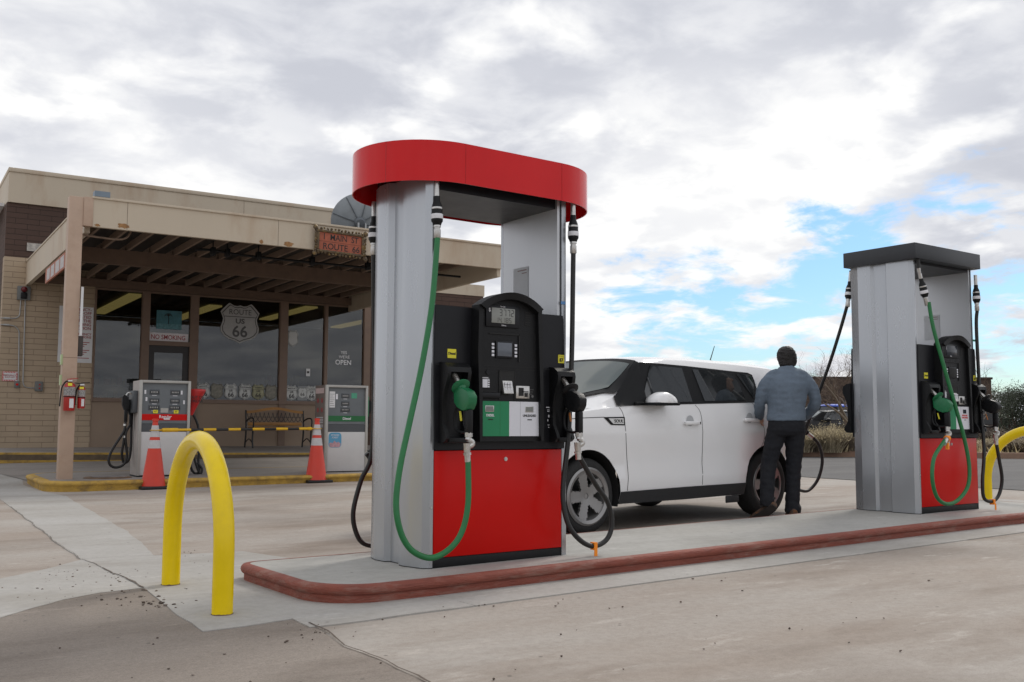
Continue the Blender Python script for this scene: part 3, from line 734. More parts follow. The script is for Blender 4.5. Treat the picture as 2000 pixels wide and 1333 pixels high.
# hoses of the far pump
t = pump2
breakaway(t, None, (-.012,-.055,2.26), (.28,-.05,-1))
MB().tube([(-.018,-.05,2.375),(-.014,-.052,2.30),(-.005,-.056,2.24)], .0175, n=12).build('hose_whip', m_rub, t)
o = MB().tube([(.075,-.09,1.97),(.087,-.12,1.727),(.153,-.18,1.344),(.226,-.24,.964),(.290,-.27,.70),(.324,-.29,.445),(.268,-.3,.26),(.089,-.3,.141),(-.098,-.3,.118),(-.242,-.3,.185),(-.305,-.3,.345),(-.237,-.28,.524),(-.05,-.25,.645),(.06,-.225,.69)], .0175, n=14, smooth=6).build('fuel_hose', m_grn, t, smooth=60)
MB().tube([(.0,-.24,.655),(.05,-.228,.685),(.095,-.22,.70)], .024, n=12).build('hose_collar', m_metal, o)
MB().tube([(.07,-.224,.692),(.10,-.22,.705)], .030, n=14).box(.03,.055,-.26,-.235,.60,.66).build('hose_tag', m_orange, o)
breakaway(t, None, (1.0,-.04,2.29), (.03,0,-1))
h = MB().tube([(1.010,-.04,1.96),(1.003,-.03,1.79),(.985,-.05,1.177),(.90,-.12,.60),(.80,-.15,.30),(.813,-.15,.128),(.924,-.17,.09),(1.033,-.18,.15),(1.064,-.2,.303),(.984,-.22,.503),(.944,-.22,.66)], .0165, n=14, smooth=6).build('fuel_hose', m_rub, t, smooth=60)
MB().box(.915,.945,-.192,-.148,.060,.112).box(.93,.955,-.194,-.19,.01,.07).build('hose_tag', m_orange, h)
breakaway(t, None, (.068,.75,2.33), (-.14,.03,-1))
MB().tube([(.079,.75,2.372),(.070,.75,2.34)], .0165, n=12).build('hose_whip', m_rub, t)
h = MB().tube([(.016,.762,2.01),(.03,.85,1.80),(.04,1.0,1.45),(.01,1.16,1.06),(-.035,1.26,.766),(-.118,1.30,.556),(-.22,1.31,.348),(-.16,1.32,.205),(-.044,1.34,.15),(.106,1.34,.145),(.262,1.34,.257),(.338,1.34,.443),(.318,1.36,.604),(.255,1.38,.68),(.215,1.395,.705)], .0165, n=14, smooth=6).build('fuel_hose', m_rub, t, smooth=60)
nz = MB().cyl((.24,1.385,.69),(.18,1.405,.735),.021,n=12).build('hose_collar', m_metal, h)
MB().tube([(.18,1.405,.735),(.13,1.42,.77),(.05,1.44,.80),(-.02,1.46,.80)], .03, n=12).build('nozzle', m_blk, t)
breakaway(t, None, (PW-.01,.745,2.33), (0,0,-1))
MB().tube([(PW-.01,.745,2.0),(PW+.03,.78,1.5),(PW+.10,.85,.9),(PW+.12,.9,.4),(PW+.06,.92,.16),(PW-.04,.92,.22),(PW-.10,.92,.45),(PW-.105,.92,.65)], .0175, n=12, smooth=6).build('fuel_hose', m_grn, t, smooth=60)

# ------------------------------------------------------------------ cars
def lerp_tab(tab, s):
    if s <= tab[0][0]: return tab[0][1]
    for (a, u), (b, v) in zip(tab, tab[1:]):
        if s <= b:
            f = (s-a)/(b-a); return u+(v-u)*f
    return tab[-1][1]
tB = [(-.84,.66),(-.80,.80),(-.72,.90),(-.4,1.0),(0,1.055),(.42,1.095),(2.33,1.145),(3.0,1.16),(3.2,1.15),(3.31,1.05)]
tR = [(-.84,.665),(-.80,.81),(-.72,.915),(-.4,1.012),(0,1.065),(.42,1.10),(.56,1.24),(.767,1.50),(.90,1.512),(1.45,1.500),(2.4,1.462),(3.0,1.43),(3.14,1.36),(3.24,1.20),(3.31,1.06)]
tT = [(-.84,.67),(-.80,.83),(-.72,.95),(-.4,1.05),(0,1.075),(.12,1.092),(.5,1.342),(.80,1.545),(.87,1.575),(.97,1.592),(1.1,1.602),(1.5,1.614),(2.3,1.612),(2.9,1.588),(3.08,1.55),(3.17,1.45),(3.25,1.22),(3.31,1.07)]
def inset(s):
    v = 0
    if s < -.25: v += .30*((-.25-s)/.59)**2.2
    if s > 2.6: v += .13*((s-2.6)/.71)**2
    return v
def ring(s):
    B, Rr, T_ = lerp_tab(tB, s), lerp_tab(tR, s), lerp_tab(tT, s); i = inset(s)
    zb = .235 + .03*max(0, -(s+.5)) + .08*max(0, s-2.9)
    P = [(.16, zb),(.03, zb),(.0,.345),(-.006,.46),(.008,.58),(.0,.70),(-.006,.87),(.004,1.0),(.028, B)]
    P = [(y, min(z, B-.004*(8-k)) if k > 1 else z) for k, (y, z) in enumerate(P)]
    gh = min(1, max(0, (Rr-B-.005)/.38)); yR = .028+.025+.085*gh
    P += [(.028+(yR-.028)*.35, B+(Rr-B)*.35), (.028+(yR-.028)*.7, B+(Rr-B)*.7), (yR, Rr), (yR+.04, Rr+(T_-Rr)*.46), (yR+.14, Rr+(T_-Rr)*.72), (.50, Rr+(T_-Rr)*.92), (.9, T_)]
    return [(y+i*(1-max(0, y-.1)/.8), z) for y, z in P]
def sideY(s, z):
    P = ring(s)[1:12]
    for (y0, z0), (y1, z1) in zip(P, P[1:]):
        if z <= z1 and z1 > z0: return y0+(y1-y0)*max(0, (z-z0)/(z1-z0))
    return P[-1][0]
def crownZ(s, y):
    if y > .9: y = 1.8-y
    P = ring(s)[8:]
    for (y0, z0), (y1, z1) in zip(P, P[1:]):
        if y <= y1 and y1 > y0: return z0+(z1-z0)*max(0, (y-y0)/(y1-y0))
    return P[-1][1]
def mono(poly, s):
    """z range of a polygon at s"""
    zz = []
    n = len(poly)
    for i in range(n):
        (a, u), (b, v) = poly[i], poly[(i+1) % n]
        if (a <= s <= b) or (b <= s <= a):
            zz.append(u if abs(b-a) < 1e-9 else u+(v-u)*(s-a)/(b-a)); 
            if abs(b-a) < 1e-9: zz.append(v)
    return (min(zz), max(zz)) if zz else None
def patch(mb, poly, off, far=False, nz=8, thick=.0):
    ss = sorted({p[0] for p in poly}); fine_ = []
    for a, b in zip(ss, ss[1:]):
        k = max(1, int((b-a)/.06)); fine_ += [a+(b-a)*i/k for i in range(k)]
    fine_.append(ss[-1]); cols = []
    for s in fine_:
        s_ = min(max(s, ss[0]+1e-5), ss[-1]-1e-5); r = mono(poly, s_); c = []
        for j in range(nz+1):
            z = r[0]+(r[1]-r[0])*j/nz; y = sideY(s, z)-off; c.append((s, 1.8-y if far else y, z))
        cols.append(c)
    mb.loft(cols, closed=False, cap=False)
def bake(o, mods):
    """apply modifiers by evaluating the object"""
    me = bpy.data.meshes.new_from_object(o.evaluated_get(bpy.context.evaluated_depsgraph_get()))
    o.modifiers.clear(); old = o.data; o.data = me; bpy.data.meshes.remove(old)

def make_car(name, label, loc, rz, paint, ry=0., detail=True, group=None, sc=(1,1,1), tint=None):
    t = thing(name, label, 'car', loc, rz, group, ry=ry); t.scale = sc
    st = []
    for a, b, k in ((-.84,-.72,4),(-.72,-.44,4),(-.44,.44,26),(.44,.9,23),(.9,2.1,8),(2.1,3.0,26),(3.0,3.31,8)):
        st += [a+(b-a)*i/k for i in range(k)]
    st.append(3.31); mb = MB(); rings = []
    for s in st:
        h = ring(s); rings.append([(s, y, z) for y, z in h] + [(s, 1.8-y, z) for y, z in reversed(h[:-1])])
    mb.loft(rings); body = mb.build('body', [paint, m_dark], t, smooth=32)
    bm = bmesh.new(); bm.from_mesh(body.data)
    ed = [e for e in bm.edges if abs(e.verts[0].co.x-e.verts[1].co.x) < 1e-6 and abs(e.verts[0].co.z-e.verts[1].co.z) > .045 and max(v.co.z for v in e.verts) < .9 and (min(abs(e.verts[0].co.x), abs(e.verts[0].co.x-2.56)) < .46)]
    bmesh.ops.subdivide_edges(bm, edges=ed, cuts=3, use_grid_fill=True)
    RA = .388
    dist = lambda c: min(math.hypot(c.x, c.z-.335), math.hypot(c.x-2.56, c.z-.335))
    kill = [f for f in bm.faces if dist(f.calc_center_median()) < RA and (f.calc_center_median().y < .35 or f.calc_center_median().y > 1.45)]
    bmesh.ops.delete(bm, geom=kill, context='FACES')
    for v in bm.verts:
        if any(e.is_boundary for e in v.link_edges):
            cx_ = 0 if v.co.x < 1.2 else 2.56; d_ = Vector((v.co.x-cx_, 0, v.co.z-.335))
            if d_.length < RA+.06 and v.co.z > .24: d_ = d_.normalized()*RA; v.co.x = cx_+d_.x; v.co.z = .335+d_.z
    bm.to_mesh(body.data); bm.free()
    for s in (0, 2.56):
        for ya, yb in ((.018,.40),(1.782,1.40)):
            w_ = MB(); rr_ = [[(s+(RA-.002)*math.cos(R(a)), y_, .335+(RA-.002)*math.sin(R(a))) for a in range(-18, 199, 8)] for y_ in (ya, yb)]
            w_.loft(rr_, closed=False, cap=False); w_._f([w_.b.verts.new(p) for p in rr_[1]]); w_.build('wheel_well', m_dark, t, smooth=40)
    body.data.materials.clear(); body.data.materials.append(paint); body.data.materials.append(m_dark)
    for p in body.data.polygons:
        p.material_index = 0
        if p.center.z < .26: p.material_index = 1
    for p in body.data.polygons: p.use_smooth = True
    body.data.set_sharp_from_angle(angle=R(32))
    trim = bpy.data.materials.get('car black trim') or M('car black trim', (.008,.0085,.0095), .5, spec=.2)
    clad = bpy.data.materials.get('car grey cladding') or M('car grey cladding', (.022,.023,.025), .55, bump=.1, bscale=200)
    gl = tint or bpy.data.materials.get('tinted car glass') or M('tinted car glass', (.022,.025,.027), .03, spec=1., var=.02)
    if 'windscreen glass' in bpy.data.materials: ws = bpy.data.materials['windscreen glass']
    else: ws = M('windscreen glass', (.028,.05,.046), .03, spec=1., var=.15, scale=2)
    for far in ((False, True) if detail else (False, True)):
        mb = MB(); patch(mb, [(.43,1.103),(.60,1.295),(.755,1.499),(.80,1.512),(1.085,1.509),(1.45,1.498),(2.167,1.466),(2.394,1.459),(2.462,1.439),(2.478,1.38),(2.478,1.2),(2.44,1.152),(1.278,1.124)], .004, far)
        fr_ = mb.build('window_surround', trim, t)
        if detail:
            mb = MB(); patch(mb, [(.42,1.105),(.775,1.522),(1.085,1.519),(1.45,1.508),(2.167,1.476),(2.394,1.471),(2.394,1.462),(2.167,1.468),(1.45,1.501),(1.085,1.511),(.80,1.514),(.45,1.105)], .003, far)
        for w in ([(.715,1.135),(.925,1.487),(1.375,1.475),(1.415,1.150)], [(1.53,1.470),(1.585,1.325),(1.625,1.158),(2.235,1.172),(2.205,1.335),(2.120,1.449)], [(2.195,1.443),(2.425,1.434),(2.438,1.34),(2.39,1.182)]):
            if w[0][0] > 1.5 and w[0][0] < 2:
                w = [(1.53,1.468),(1.60,1.158),(2.235,1.172),(2.205,1.335),(2.120,1.449)]
            mb = MB(); patch(mb, w, .009, far); mb.build('window', gl, t)
        mb = MB(); patch(mb, [(.38,.238),(.385,.345),(1.265,.352),(2.18,.352),(2.17,.238),(1.26,.232)], .007, far, 3); mb.build('sill', clad, t)
        mb = MB()
        for ln in ([(.412,1.09),(.445,1.012),(.468,.71),(.486,.55),(.474,.35)], [(1.450,1.118),(1.507,1.054),(1.517,.90),(1.515,.69),(1.503,.36)], [(2.345,1.145),(2.415,1.08),(2.47,.985),(2.49,.80),(2.44,.70)]):
            pts = spline([(a, 0, b) for a, b in ln], 5)
            mb.loft([[(p.x-.0032, (1.8-(sideY(p.x, p.z)-.0015)) if far else sideY(p.x, p.z)-.0015, p.z), (p.x+.0032, (1.8-(sideY(p.x, p.z)-.0015)) if far else sideY(p.x, p.z)-.0015, p.z)] for p in pts], closed=False, cap=False)
        mb.loft([[(s, (1.8-(sideY(s, z)-.0015)) if far else sideY(s, z)-.0015, z-.003), (s, (1.8-(sideY(s, z)-.0015)) if far else sideY(s, z)-.0015, z+.003)] for s, z in [(-.25,.985),(-.1,.995),(.1,1.0),(.2,1.003)]], closed=False, cap=False)
        mb.build('door_seam', m_dark, t)
        sg = (lambda v: 1.8-v) if far else (lambda v: v)
        for hs in (1.24, 2.155):
            y0 = sideY(hs+.1, .95); hz = .948 if hs < 2 else .975
            mb = MB(); mb.box(hs, hs+.225, sg(y0-.040), sg(y0-.018), hz-.018, hz+.016, .009); mb.box(hs+.01, hs+.04, sg(y0-.02), sg(y0+.01), hz-.01, hz+.01); mb.box(hs+.19, hs+.215, sg(y0-.02), sg(y0+.01), hz-.01, hz+.01)
            hd = mb.build('door_handle', paint, t)
            mb = MB(); mb.lathe([(.052,0),(.050,.002)], (hs+.10, sg(y0-.002), hz+.02), (0, -1 if not far else 1, 0), n=24); mb.build('handle_recess', M('recess grey', (.45,.46,.47), .4) if 'recess grey' not in bpy.data.materials else bpy.data.materials['recess grey'], hd)
            if hs < 2: MB().box(hs+.20, hs+.212, sg(y0-.0415), sg(y0-.038), hz-.010, hz+.010).build('key_slot', m_dark, hd)
        # mirror
        mb = MB(); rr = []
        for k, (hx, hz, y_) in enumerate([(.02,.02,-.27),(.10,.065,-.265),(.124,.085,-.22),(.127,.088,-.15),(.11,.07,-.09),(.07,.045,-.07)]):
            rr.append([(.86+hx*math.cos(a)*1.15, sg(y_+.10), 1.135+max(0, math.sin(a))*hz*1.12-max(0, -math.sin(a))*.004) for a in [2*math.pi*i/24 for i in range(24)]])
        mb.loft(rr); mm = mb.build('wing_mirror', paint, t, smooth=60)
        mb = MB(); mb.box(.690, 1.02, sg(-.165), sg(.035), 1.108, 1.134, .010); mb.box(.60,.72,sg(.0),sg(.05),1.108,1.140,.008); mb.build('mirror_base', trim, mm)
        # wheels
        for s in (0, 2.56):
            rad = .328; w = MB(); y0 = sg(.012); y1 = sg(.235); d = (0, 1 if not far else -1, 0)
            w.lathe([(.232,.020),(.236,.008),(.262,.000),(.296,.006),(.318,.022),(rad,.045),(rad,.175),(.318,.20),(.296,.215),(.24,.22)], (s, y0, rad-.004), d, n=56, cap=False)
            wh = w.build('wheel', m_tyre, t, smooth=40)
            m2 = MB(); m2.lathe([(.234,.012),(.229,.006),(.222,.010),(.218,.03),(.214,.19)], (s, y0, rad-.004), d, n=56, cap=False)
            # spoke disc with five teardrop openings
            NA, RR = 80, [.030,.060,.085,.11,.135,.16,.185,.205,.221]; g = {}; Mx = fr(d); C0 = Vector((s, y0, rad-.004))
            def cell(a, r):
                k = (a-8) % 16; k = min(k, 16-k)*2*math.pi/80
                if not (.078 < r < .198): return True
                hw = .11+.20*(r-.078)/.12
                return k > hw*1.25
            for ia in range(NA):
                for ir, r in enumerate(RR):
                    a = 2*math.pi*ia/NA; dish = .034-.020*((r-.03)/.19)
                    g[ia, ir] = m2.b.verts.new(C0 + Mx @ Vector((r*math.cos(a), r*math.sin(a), .012+dish)))
            for ia in range(NA):
                for ir in range(len(RR)-1):
                    if cell(ia+.5, (RR[ir]+RR[ir+1])/2): m2._f([g[ia, ir], g[(ia+1) % NA, ir], g[(ia+1) % NA, ir+1], g[ia, ir+1]])
            m2.lathe([(.030,.046),(.033,.040),(.030,.030)], C0, d, n=24)
            bmesh.ops.delete(m2.b, geom=[v for v in m2.b.verts if not v.link_faces], context='VERTS')
            rim = m2.build('rim', m_alloy, wh, smooth=40)
            sd = rim.modifiers.new('s', 'SOLIDIFY'); sd.thickness = .022; sd.offset = -1 if True else 1; bake(rim, 1)
            for p in rim.data.polygons: p.use_smooth = True
            rim.data.set_sharp_from_angle(angle=R(40))
            m3 = MB(); m3.lathe([(.0,.115),(.150,.115),(.150,.13),(.215,.135)], C0, d, n=40, cap=False); m3.build('brake_disc', m_dark if not detail else bpy.data.materials['brake'], wh)
            m4 = MB()
            for k in range(5):
                a = 2*math.pi*(k*16+8)/80; q = C0 + Mx @ Vector((.058*math.cos(a), .058*math.sin(a), 0)); dd = Vector(d)
                m4.cyl(q+dd*.034, q+dd*.050, .010, n=10)
            m4.build('wheel_nut', m_metal, rim)
    # black pillars beside the windscreen
    for far in (False, True):
        mb = MB(); rows = []
        for i in range(15):
            s_ = .40+.38*i/14; q = ring(s_)[8:13]; rows.append([(s_-.004, (1.8-(y-.010)) if far else y-.010, z+.010) for y, z in q])
        mb.loft(rows, closed=False, cap=False); mb.build('pillar', trim, t, smooth=60)
    # windscreen
    for nm, mat, e, off in (('windscreen_surround', trim, 0., .020), ('windscreen', ws, .075, .0235)):
        mb = MB(); rows = []
        for j in range(25):
            f = -1+2*j/24; f_ = f*(1-e*.9); y = .9+f_*(.80 if e == 0 else .755); lo = .13+.30*f_*f_+e*.7; hi = .765+.055*(1-f_*f_)-e*.6
            rows.append([(lo+(hi-lo)*i/10, y, crownZ(lo+(hi-lo)*i/10, y)+off) for i in range(11)])
        mb.loft(rows, closed=False, cap=False); mb.build(nm, mat, t)
    # fuel flap area, lights, grille, plates of black trim
    for sgn in (0, 1):
        f = (lambda v: v) if sgn == 0 else (lambda v: 1.8-v)
        MB().box(-.79,-.60,f(.21),f(.50),.78,.92,.03).build('headlight', m_lamp, t)
        MB().box(3.20,3.30,f(.16),f(.33),.95,1.30,.02).build('tail_light', m_tail, t)
    MB().box(-.86,-.82,.55,1.25,.70,.76,.01).box(-.865,-.80,.45,1.35,.30,.50,.03).build('grille', trim, t)
    MB().box(-.80,-.5,.12,1.68,.20,.30,.04).box(2.95,3.335,.14,1.66,.28,.50,.05).build('bumper', clad, t)
    if detail:
        mb = MB(); patch(mb, [(.185,1.003),(.275,.934),(.452,.930),(.452,1.006)], .005); bd = mb.build('fender_badge', trim, t)
        mb = MB(); patch(mb, [(.245,.992),(.300,.944),(.435,.941),(.435,.994)], .0065); mb.build('badge_plate', m_metal, bd)
        text('SOUL', .040, (.372, sideY(.37,.965)-.0075, .967), m_ink, bd, sx=1.15, bold=.0006)
        MB().cyl((2.753,.9,1.60),(2.850,.9,1.80),.0065,.0035,n=10).build('antenna', m_blk, t)
        mb = MB(); mb.box(1.88,2.08,.012,.03,.165,.235,.008); mb.build('mud_flap', clad, t)
    return t
m_tyre = M('tyre rubber', (.016,.016,.016), .75, var=.2, bump=.3, bscale=80, scale=12)
m_alloy = M('silver alloy', (.30,.295,.29), .33, .6, var=.05)
M('brake', (.012,.012,.012), .6, .0)
m_lamp = M('headlamp', (.6,.62,.65), .1); m_tail = M('tail lamp', (.4,.01,.01), .15)
m_white = M('white car paint', (.86,.86,.86), .22, 0, var=.015, scale=1.5, coat=.6)
car = make_car('parked_car', 'white boxy five-door car with black pillars being refuelled between the two new pumps', (5.62,6.60,.026), R(3.8), m_white, ry=-math.atan(.009))

# ------------------------------------------------------------------ man refuelling
def ell(mb, rings, k=20):
    mb.loft([[(cx+rx*math.cos(2*math.pi*i/k), cy+ry*math.sin(2*math.pi*i/k), z+tz*math.sin(2*math.pi*i/k)) for i in range(k)] for cx, cy, z, rx, ry, tz in [(r+(0,))[:6] for r in rings]])
def limb(mb, pts, k=14):
    P = [Vector(p[:3]) for p in pts]; rad = [p[3] for p in pts]; S_ = spline(P, 5); n = len(P)-1; rings = []; up = None
    for i, p in enumerate(S_):
        d = (S_[min(i+1, len(S_)-1)]-S_[max(i-1, 0)]).normalized()
        up = d.orthogonal().normalized() if up is None else (up-d*up.dot(d)).normalized(); w = d.cross(up)
        u = i/5; a = min(int(u), n-1); r = rad[a]+(rad[a+1]-rad[a])*(u-a)
        rings.append([p+(up*math.cos(2*math.pi*q/k)+w*math.sin(2*math.pi*q/k))*r for q in range(k)])
    mb.loft(rings)
def remesh(mb, name, mat, parent, vox, sm=4, disp=0., dsc=.08):
    o = mb.build(name, mat, parent, smooth=0)
    r = o.modifiers.new('r', 'REMESH'); r.mode = 'VOXEL'; r.voxel_size = vox
    s_ = o.modifiers.new('s', 'SMOOTH'); s_.iterations = sm; s_.factor = .6
    bake(o, 1); o.data.materials.clear(); o.data.materials.append(mat)
    if disp:
        for v in o.data.vertices:
            q = v.co; n_ = v.normal
            v.co = q + n_*disp*(mnoise.noise(Vector((q.x/dsc*.6, q.y/dsc*.6, q.z/dsc*1.7))) + .5*mnoise.noise(q*(2.2/dsc)))
    for p in o.data.polygons: p.use_smooth = True
    return o
man = thing('person', 'man in blue long-sleeved shirt and dark jeans, back turned, refuelling the white car', 'person', (8.05, 6.40, G(8.05, 6.4)), math.atan2(Rt.y, Rt.x))
m_skin = M('skin', (.50,.29,.20), .55, var=.06); m_shirt = M('slate blue knit', (.135,.175,.225), .85, var=.10, scale=14, bump=.4, bscale=160)
m_jean = M('dark denim', (.006,.007,.011), .85, var=.3, scale=9, bump=.4, bscale=120); m_hair = M('dark hair', (.014,.011,.010), .6, var=.3, scale=30, bump=.6, bscale=90)
m_shoe = M('brown hiking shoe', (.075,.045,.03), .8, var=.4, scale=25, dirt=(.30,.10,.02), dirt_scale=18, dirt_amt=.8); m_sole = M('shoe sole', (.025,.02,.018), .8, var=.4)
HC = Vector((.004, .105, 1.600))
b = MB()
ell(b, [(HC.x, HC.y+.01, HC.z-.125, .03,.035), (HC.x, HC.y+.015, HC.z-.105,.048,.065), (HC.x, HC.y+.005, HC.z-.06,.064,.085), (HC.x, HC.y, HC.z,.074,.093), (HC.x, HC.y-.005, HC.z+.05,.070,.088), (HC.x, HC.y-.01, HC.z+.085,.050,.062), (HC.x, HC.y-.01, HC.z+.10,.02,.025)])
b.lathe([(.004,.0),(.013,.012),(.010,.045)], HC+Vector((0,.108,-.028)), (0,-.25,1), n=8)          # nose
for sx_ in (-1, 1):
    b.lathe([(.006,-.012),(.02,0),(.022,.008),(.010,.016)], HC+Vector((sx_*.070,-.005,-.015)), (sx_,-.3,.1), n=12)  # ear
    b.lathe([(.004,0),(.010,.006),(.004,.012)], HC+Vector((sx_*.028,.083,.0)), (0,1,0), n=8)
b.box(HC.x-.022, HC.x+.022, HC.y+.078, HC.y+.088, HC.z-.075, HC.z-.065)
ell(b, [(0,.06,1.42,.055,.055),(0,.07,1.50,.056,.06),(HC.x,.09,1.55,.055,.06)])
ell(b, [(-.035,0,.90,.15,.10),(-.03,0,1.08,.15,.10),(-.02,.01,1.30,.15,.09),(-.01,.03,1.40,.13,.07),(0,.05,1.46,.06,.05)])
armL = [(-.185,.03,1.390,.045),(-.245,.025,1.29,.05),(-.278,.05,1.15,.042),(-.262,.15,1.06,.038),(-.225,.26,1.00,.028)]
armR = [(.175,.03,1.390,.045),(.235,.025,1.29,.05),(.27,.05,1.15,.042),(.245,.17,1.05,.038),(.205,.29,.99,.028)]
for arm, sx_ in ((armL, 1), (armR, -1)):
    limb(b, arm); w = Vector(arm[-1][:3]); d = (w-Vector(arm[-2][:3])).normalized(); side = d.cross(Vector((0,0,1))).normalized()*sx_
    limb(b, [(*w,.026),(*(w+d*.04),.032),(*(w+d*.085),.03)])
    dn = Vector((0,0,-1))
    for k, (L1, u) in enumerate(((.068,-.030),(.078,-.010),(.072,.010),(.056,.029))):
        q = w+d*.085+dn*.0+side.cross(d)*u
        limb(b, [(*q,.0088),(*(q+d*L1*.45+side*.006),.0085),(*(q+d*L1*.7+side*.030),.008),(*(q+d*L1*.62+side*.05),.007)], 8)
    q = w+d*.035-side.cross(d)*.028
    limb(b, [(*q,.0115),(*(q+d*.03-side.cross(d)*.018+side*.012),.0105),(*(q+d*.055-side.cross(d)*.014+side*.03),.009)], 8)
limb(b, [(-.115,0,.93,.08),(-.20,.01,.56,.05),(-.255,-.10,.16,.036)]); limb(b, [(.05,0,.93,.08),(.035,.0,.54,.05),(.005,-.01,.12,.036)])
remesh(b, 'body', m_skin, man, .0065, 3)
b = MB()
ell(b, [(-.035,-.004,.965,.193,.135),(-.035,-.002,1.0,.192,.132),(-.03,.0,1.08,.185,.128),(-.025,.005,1.2,.198,.135),(-.018,.012,1.31,.213,.140),(-.012,.025,1.39,.200,.122),(-.008,.035,1.44,.155,.098),(0,.05,1.485,.100,.078),(0,.062,1.515,.064,.068)])
limb(b, [(-.09,.035,1.435,.062),(-.16,.032,1.395,.068)]+[(p[0],p[1],p[2],r) for p, r in zip(armL[1:], (.062,.056,.052,.040))]); limb(b, [(.08,.035,1.435,.062),(.15,.032,1.395,.068)]+[(p[0],p[1],p[2],r) for p, r in zip(armR[1:], (.063,.058,.054,.042))])
remesh(b, 'shirt', m_shirt, man, .009, 5, .007, .07)
b = MB()
ell(b, [(-.035,-.002,.985,.175,.118),(-.035,-.012,.92,.187,.132),(-.035,-.014,.86,.185,.130),(-.035,-.01,.82,.17,.11)])
limb(b, [(-.125,-.005,.88,.100),(-.165,.0,.74,.092),(-.21,.0,.56,.078),(-.245,-.055,.36,.074),(-.268,-.115,.18,.070),(-.272,-.12,.14,.070)])
limb(b, [(.052,-.005,.88,.102),(.045,.0,.74,.094),(.035,.01,.56,.078),(.025,.005,.35,.070),(.008,-.01,.17,.070),(.012,-.015,.11,.082),(.012,-.01,.07,.076)])
remesh(b, 'jeans', m_jean, man, .010, 4, .008, .07)
b = MB(); c = HC
ell(b, [(c.x,c.y-.040,c.z-.105,.052,.050),(c.x+.004,c.y-.036,c.z-.08,.080,.072),(c.x+.008,c.y-.026,c.z-.045,.094,.084),(c.x+.004,c.y-.018,c.z+.0,.097,.096),(c.x,c.y-.012,c.z+.05,.093,.100),(c.x,c.y-.010,c.z+.090,.070,.080),(c.x,c.y-.010,c.z+.113,.035,.045)])
remesh(b, 'hair', m_hair, man, .007, 4, .006, .025)
for nm, A_, B_, up_ in (('shoe', Vector((-.245,-.135,.125)), Vector((-.345,-.045,.030)), Vector((.45,.55,.65))), ('shoe', Vector((.005,-.045,.055)), Vector((.035,.175,.040)), Vector((0,0,1)))):
    d = (B_-A_).normalized(); up_ = (up_-d*up_.dot(d)).normalized(); sd_ = d.cross(up_)
    b = MB(); rr = []
    for f, wd, ht in ((-.30,.032,.048),(-.18,.042,.060),(.1,.046,.062),(.45,.050,.052),(.8,.054,.042),(1.1,.046,.034),(1.28,.026,.02)):
        q = A_+d*f*.22; rr.append([q+sd_*wd*math.cos(a)+up_*(ht*max(-.45, math.sin(a))) for a in [2*math.pi*i/20 for i in range(20)]])
    b.loft(rr); s_ = remesh(b, nm, m_shoe, man, .006, 2)
    b = MB(); rr = []
    for f, wd in ((-.30,.024),(-.2,.038),(.1,.041),(.45,.043),(.8,.050),(1.08,.042),(1.24,.02)):
        q = A_+d*f*.22-up_*.030; rr.append([q+sd_*wd, q-sd_*wd, q-sd_*wd-up_*.014, q+sd_*wd-up_*.014])
    b.loft(rr); b.build('sole', m_sole, s_, smooth=30)
# ------------------------------------------------------------------ materials of the old store
m_tan = M('tan stucco paint', (.40,.33,.265), .85, var=.06, scale=1.2, bump=.15, bscale=30, dirt=(.36,.22,.12), dirt_scale=.9, dirt_amt=.30)
m_tanf = M('tan sheet fascia', (.56,.48,.37), .6, var=.05, scale=.8, stretch=(1,1,.3), dirt=(.33,.17,.07), dirt_scale=1.3, dirt_amt=.45)
m_post = M('pinkish tan post paint', (.49,.355,.265), .6, var=.07, scale=2.5, dirt=(.30,.17,.10), dirt_scale=2.2, dirt_amt=.35)
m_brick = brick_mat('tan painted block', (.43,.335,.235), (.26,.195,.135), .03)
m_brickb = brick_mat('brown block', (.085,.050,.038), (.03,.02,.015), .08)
m_frame = M('brown window frame', (.20,.135,.098), .55, var=.08)
m_panel = M('brown panel below windows', (.30,.225,.165), .8, var=.07, scale=2)
m_deck = M('dark metal roof deck', (.035,.028,.023), .8, var=.3)
m_joist = M('tan painted joist', (.225,.16,.118), .8, var=.15)
m_beam = M('brown painted beam', (.15,.10,.072), .8, var=.15)
m_glass = glass_mat('store glass', (.60,.62,.62), 1.72)
m_room = M('room wall', (.22,.215,.21), .9, var=.1)
m_galv = M('galvanised conduit', (.42,.43,.43), .4, .6, var=.1)
m_gbox = M('grey electrical box', (.16,.165,.16), .6, var=.08)
m_sign = M('white sign enamel', (.70,.70,.70), .45, var=.03)
m_redink = M('red ink', (.33,.015,.02), .55)
m_lamp_t = M('fluorescent tube panel', (.8,.7,.4), .5, emis=(1,.75,.25), estr=.26)
m_bronze = M('antique bronze', (.10,.07,.04), .5, .4, var=.5, scale=25, dirt=(.40,.25,.06), dirt_scale=15, dirt_amt=.7)

